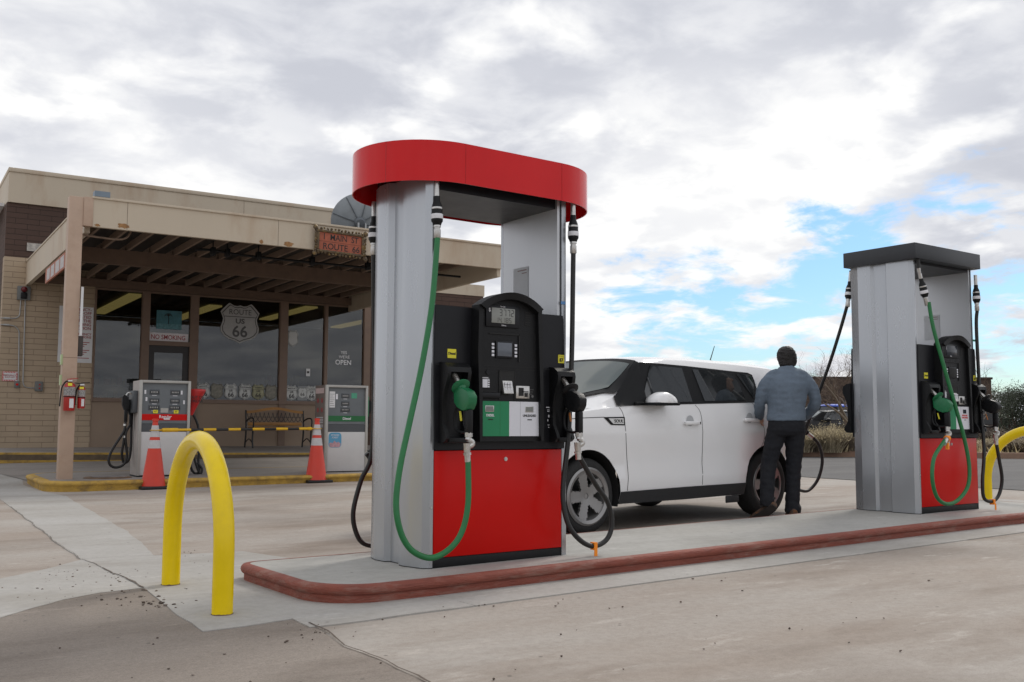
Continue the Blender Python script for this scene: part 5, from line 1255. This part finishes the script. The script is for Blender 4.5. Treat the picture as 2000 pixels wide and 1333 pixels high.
# ------------------------------------------------------------------ old pumps
m_cab = M('white enamel cabinet', (.58,.57,.56), .4, var=.04, scale=3); m_cabf = M('aluminium trim', (.42,.41,.38), .5, .3, var=.08); m_cabg = M('grey dial panel', (.14,.155,.165), .4, var=.10, scale=4); m_cabd = M('dark grey lower panel', (.075,.082,.09), .5)
m_side = M('brown side panel', (.13,.10,.082), .6, var=.15)
def old_pump(label, x, y, W_, kind):
    t = wthing('old_fuel_pump', label, 'fuel pump', x, y, .148, 'old white pumps under the canopy'); H = 1.48; D = .50
    sc_ = M('side panel white', (.42,.38,.35), .6, var=.1) if kind == 0 else m_side
    MB().box(0, W_, .06, D, 0.03, H-.002, .01).build('cabinet', sc_, t)
    fr_ = MB()
    for a in ((0,.042,0,.06,.03,H),(W_-.042,W_,0,.06,.03,H),(.0425,W_-.0425,0,.06,H-.04,H)): fr_.box(*a, .003)
    fr_.build('frame', m_cabf, t)
    MB().box(.043, W_-.043, .012, .059, .035, .690, .004).build('lower_panel', m_cab, t); MB().box(.0,W_,.02,D,0,.029).build('base', m_dark, t)
    g_ = MB().box(.043, W_-.043, .045, .059, .70, H-.041).build('dial_panel', m_cabg, t); MB().box(.043, W_-.043, .020, .044, .692, .815).build('lower_trim', m_cabd, t)
    MB().box(.043, W_-.043, .018, .044, .82, .866).build('grey_band', m_cabg, t)
    bd = MB().box(.043, W_-.043, .014, .044, .868, .962).build('grade_band', m_redp if kind == 0 else M('green band', (.01,.13,.035), .45), t)
    cx_ = W_/2
    if kind == 0:
        text('Regular', .062, (cx_+.01, .0125, .922), m_inkw, bd, bold=.001); MB().box(cx_-.01,cx_+.08,.0115,.0138,.878,.900).build('sticker', m_sign, bd)
        cols = (cx_-.155, cx_+.155)
    else:
        text('Diesel', .060, (cx_, .0125, .915), m_inkw, bd, bold=.001); cols = (cx_-.02,)
    for c_ in cols:
        for z_, w_ in ((1.30,.075),(1.17,.075),(1.065,.085)):
            f_ = MB().box(c_-w_, c_+w_, .038, .0448, z_-.040, z_+.040, .004).build('counter_frame', m_cabd, g_)
            MB().box(c_-w_+.012, c_+w_-.012, .0355, .0378, z_-.018, z_+.018).build('counter_window', m_ink, f_); m = MB()
            for k in range(5):
                xx = c_-w_+.022+k*(2*w_-.04)/5; m.box(xx, xx+.014, .0348, .0354, z_-.012, z_+.012)
            m.build('counter_figures', M('counter figure', (.35,.35,.34), .5) if 'counter figure' not in bpy.data.materials else bpy.data.materials['counter figure'], f_)
            MB().box(c_-.035, c_+.035, .0440, .0448, z_-.056, z_-.048).build('lettering', m_inkw, g_)
    if kind == 0:
        for c_ in cols: st_ = MB().box(c_-.035+.02,c_+.035+.02,.030,.034,.975,1.025).build('octane_sticker', m_yel, g_); text('87', .035, (c_+.02,.029,1.0), m_ink, st_)
        MB().box(cx_-.06,cx_+.055,.030,.034,.985,1.055).build('notice', m_cabf, g_)
        for x_, z_ in ((.09,1.30),(W_-.13,1.30),(W_-.09,1.15),(.11,1.19)): MB().box(x_-.013,x_+.013,.040,.0446,z_-.03,z_+.03).build('label', m_inkw, g_)
    else:
        n_ = MB().box(.075,.175,.040,.0446,1.10,1.37).build('notice', m_sign, g_); m = MB()
        for k in range(7): m.box(.083,.165-.01*(k % 3),.0394,.0400,1.13+k*.032,1.136+k*.032)
        m.build('print', m_cabd, n_); MB().box(cx_+.09,cx_+.19,.040,.0446,1.26,1.35).build('sticker', M('mint sticker', (.08,.35,.22), .5), g_); MB().box(.19,.225,.040,.0446,1.24,1.33).build('label', m_inkw, g_)
        b_ = MB().prism([(.06+.115+.115*math.copysign(abs(math.cos(a))**.45, math.cos(a)), .555+.125*math.copysign(abs(math.sin(a))**.45, math.sin(a))) for a in [2*math.pi*i/32 for i in range(32)]], .0085, .0118, 'y').build('park_sticker', M('blue sticker', (.10,.33,.52), .5), t)
        MB().prism([(.075,.50),(.10,.515),(.13,.50),(.165,.545),(.20,.51),(.235,.525),(.275,.495),(.27,.455),(.25,.437),(.10,.437),(.078,.455)], .0068, .0084, 'y').build('hills_print', M('pink print', (.50,.30,.33), .5, var=.2, scale=30), b_)
        text('PETRIFIED\nFOREST', .040, (.175,.0068,.615), m_inkw, b_, sx=.82)
        p_ = MB().box(-.004,-.0005,.10,.46,1.34,1.43).build('side_label', M('pale red label', (.5,.38,.36), .5), t); m = MB()
        for yy in (.18,.36):
            for z_ in (1.22,1.06): m.lathe([(.042,0),(.042,.002)], (-.001,yy,z_), (-1,0,0), n=20)
        m.build('warning_symbol', M('dark red symbol', (.25,.03,.03), .5), t); m = MB()
        for z_ in (.93,.90,.87,.84,.80,.77): m.box(-.0025,-.0005,.12,.42-.03*(int(z_*100) % 3),z_,z_+.008)
        m.build('small_print', m_inkw, t)
    return t
pa = old_pump('old white pump with a red Regular band, left of the two under the canopy', .90, .02, .765, 0)
pb_ = old_pump('old white pump with a green Diesel band and brown side, behind the right cone', 3.88, -.05, .765, 1)
# left nozzle and hoses of the old regular pump
def old_nozzle(par, x, y, z, s=1):
    n_ = MB().prism([(-.03*s,.0),(.03*s,.02),(.045*s,.12),(.02*s,.2),(-.03*s,.24),(-.065*s,.2),(-.06*s,.08)], -.03, .03, 'y')
    bmesh.ops.translate(n_.b, vec=(x, y, z), verts=n_.b.verts); n_ = n_.build('nozzle', m_blk, par)
    MB().tube([(x-.02*s,y,z+.2),(x+.03*s,y,z+.27),(x+.08*s,y,z+.24)], .012, n=8).build('spout', m_metal, n_); MB().box(x-.025,x+.025,y-.02,y+.02,z-.18,z+.02,.01).build('grip', m_blk, n_); return n_
old_nozzle(pa, -.14, .25, 1.02); old_nozzle(pa, -.05, .32, .95)
MB().box(-.07,-.001,.10,.42,.98,1.32,.01).build('nozzle_holder', m_cabd, pa)
MB().tube([(-.14,.25,.85),(-.15,.25,.72),(-.20,.25,.62),(-.30,.25,.45),(-.36,.25,.30),(-.34,.25,.19),(-.25,.25,.15),(-.14,.25,.20),(-.10,.25,.34),(-.13,.25,.55),(-.13,.25,.68),(-.06,.3,.80)], .020, n=10).build('fuel_hose', m_rub, pa, smooth=60)
MB().tube([(-.14,.25,.66),(-.16,.26,.50),(-.17,.28,.34),(-.13,.3,.22),(-.06,.32,.26),(-.03,.34,.45),(-.03,.35,.8),(-.02,.35,1.3)], .020, n=10).build('fuel_hose', m_rub, pa, smooth=60)
for z_ in (.60,.78): MB().cyl((-.148,.25,z_),(-.146,.25,z_+.03),.023,n=10).build('hose_band', m_metal, pa)
bag = wthing('red_bag', 'crumpled red out-of-order bag over the right nozzle of the old regular pump', 'bag', 1.73, .30, 1.15)
m = MB(); rr = []
for z_, a, b_ in ((-.05,.04,.05),(.05,.06,.08),(.2,.10,.13),(.33,.135,.15),(.36,.13,.14),(.37,.05,.05)):
    rr.append([((.02+z_*.25)+a*math.cos(q)*(1+.15*mnoise.noise(Vector((q*2,z_*9,0)))), b_*math.sin(q), z_) for q in [2*math.pi*i/18 for i in range(18)]])
m.loft(rr); m.build('sack', M('red plastic bag', (.50,.02,.02), .4, var=.15), bag, smooth=25); text('OUT OF\nORDER', .06, (.06,-.165,.2), m_ink, bag, rot=(R(90),R(0),0), bold=.001)
MB().tube([(.80,.42,1.3),(.86,.40,.95),(.85,.40,.5),(.90,.40,.15),(.97,.40,.03),(1.04,.40,.06),(1.02,.40,.25),(1.04,.41,.5),(1.00,.42,.8),(.90,.42,1.0)], .020, n=10).build('fuel_hose', m_rub, pa, smooth=60)
MB().tube([(.88,.36,.5),(.96,.36,.22),(1.04,.37,.02),(1.08,.38,.10),(1.0,.40,.2)], .018, n=10).build('fuel_hose', m_rub, pa, smooth=60)
old_nozzle(pb_, .86, .22, 1.0, -1); MB().box(.766,.83,.10,.42,.95,1.30,.01).build('nozzle_holder', M('green holder', (.01,.16,.06), .5), pb_)
MB().tube([(.86,.22,.82),(.84,.22,.66),(.80,.2,.50),(.82,.2,.40),(.90,.2,.36),(.98,.22,.5),(.95,.22,.8)], .020, n=10).build('fuel_hose', m_rub, pb_, smooth=60)

# cones and the striped bar between them
def cone(label, px_, py_):
    x_, y_ = onz(px_, py_); t = thing('traffic_cone', label, 'traffic cone', (x_, y_, G(x_, y_)), BA, 'orange cones joined by a striped bar')
    def rr(z): return .168+(.036-.168)*(z-.05)/.93
    red = bpy.data.materials.get('cone orange red') or M('cone orange red', (.62,.045,.022), .45, var=.06); ref = bpy.data.materials.get('reflective collar') or M('reflective collar', (.52,.50,.50), .4, var=.08, scale=20)
    MB().box(-.21,.21,-.21,.21,0,.045,.012).build('base', m_rub, t)
    MB().lathe([(.172,.045),(.168,.06),(rr(.98),.98),(.043,.985),(.043,1.02),(.030,1.025),(.028,.97)], n=36).build('cone', red, t, smooth=40)
    for a, b_ in ((.59,.71),(.755,.925)): MB().lathe([(rr(a)+.0015,a),(rr(a)+.003,a+.001),(rr(b_)+.003,b_-.001),(rr(b_)+.0015,b_)], n=36, cap=False).build('collar', ref, t)
    return t
k1 = cone('left orange cone with two white collars in front of the old regular pump', 299, 957); k2 = cone('right orange cone with two white collars beside the old diesel pump', 617, 947)
a = Vector(k1.location)+Z*.855; b_ = Vector(k2.location)+Z*.86; d = (b_-a).normalized(); Lb = (b_-a).length
bar = thing('striped_bar', 'yellow and black striped bar resting on the two cones', 'barrier bar', a); segs = [(.0,.12,1),(.12,.16,0),(.16,.30,1)]
x_ = .30; k = 0
m = MB(); m.cyl(-d*.0+d*.0, d*.12, .012, n=12); m.lathe([(.06,-.005),(.075,-.004),(.075,.004),(.06,.005)], (0,0,0), Z, n=24)
m.lathe([(.06,-.005),(.075,-.004),(.075,.004),(.06,.005)], d*Lb, Z, n=24); m.cyl(d*(Lb-.12), d*Lb, .012, n=12)
m.cyl(d*.10, d*.33, .030, n=14, mi=0); L0 = .33; seg = (Lb-.12-.33)/11
for k in range(11): m.cyl(d*(L0+seg*k), d*(L0+seg*(k+1)), .021 if k % 2 == 0 else .020, n=12, mi=k % 2)
m.cyl(d*(Lb-.16), d*(Lb-.10), .028, n=12)
m.build('rod', [M('yellow plastic', (.72,.42,.01), .45), m_rub], bar, smooth=30)

# bench
be = wthing('bench', 'park bench with wooden slats and black iron arms under the store window', 'bench', 4.66, 6.15, .437)
m_slat = M('varnished golden slat', (.34,.16,.035), .5, var=.25, scale=8, stretch=(.3,3,3)); m_iron = M('black cast iron', (.012,.012,.012), .5)
BWd = 1.40
for k in range(5): MB().box(.03,BWd-.03,.03+k*.085,.095+k*.085,.445,.470,.006).build('seat_slat', m_slat, be)
m = MB()
P = [(.03+ (BWd-.06)*i/20, .78+.085*math.sin(math.pi*i/20)**2) for i in range(21)]
m.loft([[(x_, .50+.05, z_),(x_, .50+.05, z_+.06),(x_, .53+.05, z_+.06),(x_, .53+.05, z_)] for x_, z_ in P]); m.build('top_rail', m_slat, be, smooth=30)
MB().box(.06,BWd-.06,.525,.55,.50,.575,.005).build('back_slat', m_slat, be)
m = MB(); 
for k in range(13):
    x_ = .09+k*(BWd-.18)/12
    m.tube([(x_-.05,.565,.58),(x_+.02,.565,.68),(x_+.05,.57,.80)], .006, n=5); m.tube([(x_+.05,.565,.58),(x_-.02,.565,.68),(x_-.05,.57,.80)], .006, n=5)
m.box(.06,BWd-.06,.56,.572,.69,.702); m.build('lattice', m_iron, be)
for x_ in (.0, BWd-.03):
    m = MB(); m.tube([(x_+.015,.60,0),(x_+.015,.55,.22),(x_+.015,.53,.45),(x_+.015,.58,.85)], .020, n=8); m.tube([(x_+.015,.02,0),(x_+.015,.06,.2),(x_+.015,.03,.45)], .020, n=8)
    m.tube([(x_+.015,.03,.45),(x_+.015,-.0,.58),(x_+.015,.06,.66),(x_+.015,.3,.66),(x_+.015,.54,.60)], .017, n=8); m.tube([(x_+.015,.03,.44),(x_+.015,.28,.40),(x_+.015,.52,.44)], .018, n=8); m.tube([(x_+.015,.08,.12),(x_+.015,.3,.20),(x_+.015,.54,.12)], .012, n=6)
    m.build('iron_end', m_iron, be)

# ------------------------------------------------------------------ road and what lies beyond it
m = MB()
near_ = [(16.9,26),(15.6,17),(14.83,11.2),(14.45,7.6),(13.9,0),(13,-30)]; far_ = [(16,29.5),(19.5,25.4),(25.4,18.9),(28.9,15.0),(40,2.2),(62,-30)]
A_ = spline([(x, y, 0) for x, y in near_], 8); B_ = spline([(x, y, 0) for x, y in far_], 8)
rows = [[(p.x+(q.x-p.x)*f, p.y+(q.y-p.y)*f, max(G(p.x+(q.x-p.x)*f, p.y+(q.y-p.y)*f)+.006, .062)) for f in [i/14 for i in range(15)]] for p, q in zip(A_, B_)]
m.loft(rows, closed=False, cap=False); tag(m.build('road', m_asph, smooth=0), 'grey asphalt drive beyond the forecourt', kind='structure')
m = MB(); rows = []
for i, q in enumerate(B_):
    d_ = (B_[min(i+1, len(B_)-1)]-B_[max(i-1, 0)]).normalized(); nn = Vector((-d_.y, d_.x, 0)); nn = nn if nn.dot(Vector((1,1,0))) > 0 else -nn
    a0 = q; rows.append([(a0.x, a0.y, .02),(a0.x, a0.y, .22),(a0.x+nn.x*.02, a0.y+nn.y*.02, .235),(a0.x+nn.x*.18, a0.y+nn.y*.18, .235),(a0.x+nn.x*.19, a0.y+nn.y*.19, .1)])
m.loft(rows, closed=False, cap=False); tag(m.build('kerb', M('red brown kerb', (.26,.165,.115), .85, var=.15, bump=.3), smooth=30), 'low red brown kerb along the far side of the drive', kind='structure')
m = MB(); rows = []
def GD(x, y): 
    v = Vector((x-25, y-18, 0)); return .21+.05*mnoise.noise(Vector((x*.12, y*.12, 0)))+max(0, min(1, (v.length-10)/40))*.25
for q in B_:
    dirn = Vector((.72,.69,0)); rr = []
    for f in (0,.12,1,2.5,4,6,8,11,15,20,30,50,90,200,600,3000):
        p = q+dirn*(f+.19); sp_ = (p-Vector((25,18,0))); p = p + Vector((sp_.x, sp_.y, 0))*0
        side_ = (q-Vector((28,16,0))); p = p + Vector((side_.x, side_.y, 0))*(f/40.)
        rr.append((p.x, p.y, .225 if f < .2 else GD(p.x, p.y)))
    rows.append(rr)
m.loft(rows, closed=False, cap=False); tag(m.build('desert_ground', m_soil, smooth=40), 'dry desert soil beyond the drive', kind='structure')

# plants ------------------------------------------------------------
def leaf_mat(name, col, var=.35):
    return M(name, col, .9, var=var, scale=3.5)
m_rab = leaf_mat('dry straw plant', (.60,.50,.30)); m_rab2 = leaf_mat('grey green stems', (.42,.36,.25)); m_sage = leaf_mat('grey brown brush', (.22,.18,.14)); m_jun = leaf_mat('juniper green', (.032,.042,.022), .5); m_bark = M('grey bark', (.13,.10,.08), .9, var=.3, bump=.5); m_twig = M('tan twig', (.13,.095,.07), .9, var=.3)
def bush_mesh(seed, n_, r, h, mats):
    rn = random.Random(seed); m = MB(); fl = MB()
    for k in range(n_):
        a = rn.uniform(0, 2*math.pi); tl = rn.random()**.6; bx_ = Vector((rn.gauss(0, r*.18), rn.gauss(0, r*.18), 0)); L_ = h*rn.uniform(.6, 1.05)*(1-.35*tl)
        d = Vector((math.cos(a)*tl*r*1.1, math.sin(a)*tl*r*1.1, L_)); sd = Vector((-math.sin(a), math.cos(a), 0))*rn.uniform(.004,.009)
        mid = bx_+d*.55+Vector((0,0,.06*h)); tip = bx_+d
        m.b.faces.new([m.b.verts.new(p) for p in (bx_-sd, bx_+sd, mid+sd, mid-sd)]); m.b.faces.new([m.b.verts.new(p) for p in (mid-sd, mid+sd, tip)])
        for q in range(3):
            c_ = mid.lerp(tip, rn.uniform(.3, 1.05))+Vector((rn.gauss(0,.03), rn.gauss(0,.03), rn.gauss(0,.03))); s_ = rn.uniform(.007,.017); u = Vector((rn.gauss(0,1), rn.gauss(0,1), rn.gauss(0,1))).normalized(); v = u.orthogonal().normalized()
            fl.b.faces.new([fl.b.verts.new(c_+w_) for w_ in (u*s_, v*s_, -u*s_, -v*s_)])
    return m, fl
protos = []
for sd_, mats in ((1,(m_rab2,m_rab)),(2,(m_sage,m_sage)),(3,(m_rab2,m_rab)),(4,(m_sage,m_rab2))):
    a, b_ = bush_mesh(sd_, 520, .75, 1.0, None); protos.append((a.build('stems', mats[0], smooth=0), b_.build('flower_heads', mats[1], smooth=0)))
def bush(k, x, y, s, h, label):
    t = thing('desert_shrub', label, 'shrub', (x, y, GD(x, y)-.03), random.uniform(0, 6), 'dry shrubs in the bed beyond the drive'); t.scale = (s, s, h*.82)
    for p in protos[k]:
        o = p.copy(); COL.objects.link(o); o.parent = t
    return t
def far_at(px_, py_, d): r = ray(px_, py_); return (r.x*d, r.y*d)
BU = [(1505,30.5,0,1.0,1.1,'straw coloured shrub seen between the man and the white car roof line'),(1560,30,0,1.0,1.05,'straw coloured shrub just right of the man'),(1590,30.3,1,1.0,.95,'grey brush behind the hose beside the man'),(1622,30,0,1.05,1.2,'tall straw coloured shrub in front of the parked black car'),
      (1650,30.3,1,1.15,.95,'dark grey shrub at the kerb left of the far pump'),(1672,31,0,1.0,1.15,'straw shrub partly behind the left edge of the far pump'),(1604,32.5,2,1.0,1.0,'second row straw shrub under the parked cars'),(1635,32.6,2,1.0,1.1,'second row pale shrub beside the leaning bare branches'),
      (1930,32,2,1.1,.62,'low straw shrub inside the yellow hoop'),(1962,31,3,1.2,.72,'low grey shrub seen through the yellow hoop'),(1990,30.5,3,1.2,.70,'low grey shrub at the right edge behind the hoop'),(1950,45,1,1.5,1.0,'small brown bush on the open ground above the hoop'),(1985,50,3,1.6,.8,'small brown bush near the junipers'),(2030,40,3,1.2,.8,'grey bush just outside on the right'),(1760,33,1,1.2,1.0,'grey shrub hidden behind the far pump')]
for px_, d, k, s, h, lab in BU:
    x, y = far_at(px_, 860, d); bush(k, x, y, s, h, lab)
for p in protos:
    for o in p: bpy.data.objects.remove(o)
# dry grass tufts between the shrubs: nobody could count them
m = MB(); rn = random.Random(21)
for k in range(2600):
    px_ = rn.uniform(1450, 2080); d = 29.9+abs(rn.gauss(0, 1))*9; x, y = far_at(px_, 860, d); z_ = GD(x, y)
    hh = rn.uniform(.08,.32); w = Vector((rn.gauss(0,1), rn.gauss(0,1), 0)).normalized()*rn.uniform(.02,.06); l = Vector((rn.gauss(0,.08), rn.gauss(0,.08), hh))
    p = Vector((x, y, z_-.01)); m.b.faces.new([m.b.verts.new(q) for q in (p-w, p+w, p+l)])
tag(m.build('dry_grass', m_rab, smooth=0), 'short dry grass between the desert shrubs', 'grass', kind='stuff')

def bare_tree(name, label, x, y, h, seed, lean=(0,0), mat=None, depth=6, spread=.75, r0=.06, thick=False):
    rn = random.Random(seed); t = thing(name, label, 'tree', (x, y, GD(x, y)), 0, 'leafless trees beyond the drive'); tr = MB(); br_ = MB()
    def grow(p, d, L_, r, lev):
        n_ = 3; pts = [p]; q = p
        for i in range(n_):
            d = (d+Vector((rn.gauss(0,.16), rn.gauss(0,.16), rn.gauss(0,.10)+.05))).normalized(); q = q+d*L_/n_; pts.append(q)
        (tr if lev < 2 else br_).tube(pts, r, n=6 if lev < 2 else (4 if lev < 4 else 3), smooth=2 if lev < 3 else 0, taper=r*.62)
        if lev >= depth: return
        for k in range(rn.choice((2,3,3)) if lev < 4 else rn.choice((2,3))):
            a = rn.uniform(0, 2*math.pi); u = d.orthogonal().normalized(); v = d.cross(u)
            nd = (d+(u*math.cos(a)+v*math.sin(a))*spread*rn.uniform(.6,1.5)).normalized(); i = rn.choice((1,2,3)) if k else 3
            grow(pts[i], nd, L_*rn.uniform(.62,.86), r*.60 if i == 3 else r*.5, lev+1)
    for k in range(3):
        grow(Vector((0,0,-.1)), Vector((lean[0]+rn.gauss(0,.25), lean[1]+rn.gauss(0,.25), 1)).normalized(), h*.27, r0, 0)
    tr.build('trunk', m_bark, t, smooth=60); br_.build('crown', mat or m_twig, t, smooth=0); return t
x, y = far_at(1602, 800, 44); bare_tree('bare_tree', 'leafless tree rising behind the brown building right of the man\'s head', x, y, 4.3, 5, depth=7)
x, y = far_at(1560, 800, 47); bare_tree('bare_tree', 'smaller leafless tree just right of the man\'s shoulder', x, y, 3.6, 15, depth=6)
x, y = far_at(1672, 800, 34); bare_tree('bare_tree', 'taller leafless tree at the left edge of the far pump', x, y, 4.6, 9, lean=(-.1,.1), depth=7)
x, y = far_at(1905, 800, 40); bare_tree('bare_tree', 'sparse leafless tree showing right of the far pump above the junipers', x, y, 5.0, 12, depth=5, spread=.7)
# leaning pale branches in front of the parked cars
t = thing('bare_tree', 'pale forked branches leaning left out of the bed in front of the parked cars', 'tree', (*far_at(1690, 850, 31.0), .2), 0, 'leafless trees beyond the drive')
def lp(px_, py_, d): r = ray(px_, py_); p = Vector((0,0,CAMH))+r*d; return p-Vector(t.location)
m = MB()
for pts, r in (([(1700,880),(1665,838),(1640,808),(1612,790)], .055),([(1665,838),(1650,812),(1632,778),(1612,752)], .045),([(1645,815),(1638,790),(1628,764),(1624,752)], .03),([(1668,840),(1662,800),(1652,770),(1646,758)], .03),([(1640,808),(1650,798),(1668,790)], .025)):
    m.tube([lp(a, b_, 31-.3*i) for i, (a, b_) in enumerate(pts)], r, n=7, taper=r*.45)
m.build('trunk', M('pale tan bark', (.20,.16,.12), .9, var=.2), t, smooth=60)

def conifer(label, x, y, h, w, seed):
    rn = random.Random(seed); t = thing('juniper_tree', label, 'tree', (x, y, GD(x, y)-.05), 0, 'dark junipers on the right horizon')
    MB().cyl((0,0,0),(0,0,h*.5),.12,.05,n=8).tube([(0,0,h*.15),(w*.25,0,h*.4),(w*.35,.05,h*.6)], .05, n=6).tube([(0,0,h*.12),(-w*.25,.1,h*.35),(-w*.3,.05,h*.6)], .05, n=6).build('trunk', m_bark, t)
    m = MB(); cl = []
    for k in range(34):
        z_ = rn.uniform(.12, 1.0)*h; rad = w*.5*(1-.55*(z_/h)**1.6)*rn.uniform(.3, 1.0); a = rn.uniform(0, 6.28); cl.append((Vector((rad*math.cos(a), rad*math.sin(a), z_)), rn.uniform(.16,.34)*w*.5))
    for c_, s_ in cl:
        for q in range(120):
            v = Vector((rn.gauss(0,.5), rn.gauss(0,.5), rn.gauss(0,.45))); p = c_+v*s_*1.3; e = rn.uniform(.03,.08); u = Vector((rn.gauss(0,1), rn.gauss(0,1), rn.gauss(0,1))).normalized(); w_ = u.orthogonal().normalized()
            m.b.faces.new([m.b.verts.new(p+o_) for o_ in (u*e, w_*e*.6, -u*e, -w_*e*.6)])
    m.build('crown', m_jun, t, smooth=0); return t
for px_, d, h, w, sd_, lab in ((1948,62,2.9,2.6,1,'dark juniper nearest the far pump on the right horizon'),(1972,60,2.6,2.8,2,'round dark juniper in the middle of the row at the right'),(1996,58,2.8,3.0,3,'dark juniper at the right edge of the view'),(2025,57,3.0,3.0,4,'dark juniper just beyond the right edge'),(1922,68,2.9,2.4,5,'dark juniper half hidden behind the far pump nozzle'),(1985,75,3.4,3.6,6,'farther juniper filling the gap behind the row at the right')):
    x, y = far_at(px_, 840, d); conifer(lab, x, y, h, w, sd_)
# brown building beyond and hills
x0, y0 = far_at(1562, 800, 46); x1, y1 = far_at(1938, 800, 46); dv = Vector((x1-x0, y1-y0, 0)); Lw = dv.length
bb = thing('far_building', 'low flat brown building behind the leafless trees and parked cars', 'building', (x0, y0, .2), math.atan2(dv.y, dv.x))
m_fb = M('brown rough wall', (.062,.043,.034), .95, var=.35, scale=3, bump=.6, bscale=25)
MB().box(0,Lw,0,9,-.2,2.98).build('wall', m_fb, bb); MB().box(-.05,Lw+.05,-.05,9.05,2.981,3.08).build('roof_edge', M('dark roof edge', (.035,.026,.022), .9), bb)
for k in range(4): MB().box(2+k*2.8,3.4+k*2.8,-.03,-.002,.9,2.0).build('window', M('far dark glass', (.02,.022,.025), .1) if 'far dark glass' not in bpy.data.materials else bpy.data.materials['far dark glass'], bb)
m = MB(); rows = []
for i in range(40):
    a = R(-40+100*i/39); d_ = 2400; hh = 14+16*(mnoise.noise(Vector((i*.23, 1, 0)))+.6); rows.append([(d_*math.cos(a), d_*math.sin(a), -5),(d_*math.cos(a)*1.03, d_*math.sin(a)*1.03, max(3, hh)),(d_*1.2*math.cos(a), d_*1.2*math.sin(a), -5)])
m.loft(rows, closed=False, cap=False); tag(m.build('hills', M('distant hill', (.16,.17,.19), .95), smooth=60), 'faint distant hills on the horizon', kind='structure')
# parked cars beyond
m_bcar = M('black car paint', (.012,.012,.014), .35); m_blcar = M('blue car paint', (.02,.08,.50), .4)
x, y = far_at(1585, 840, 36); make_car('parked_car', 'black car parked beyond the drive behind the shrubs', (x-.2, y+.2, .30), R(-33), m_bcar, detail=False, group='cars parked beyond the drive', sc=(1,1,.80))
x, y = far_at(1560, 840, 40); make_car('parked_car', 'blue car with silver roof rail parked behind the black car', (x, y, .32), R(-36), m_blcar, detail=False, group='cars parked beyond the drive', sc=(1.05,1,.98))
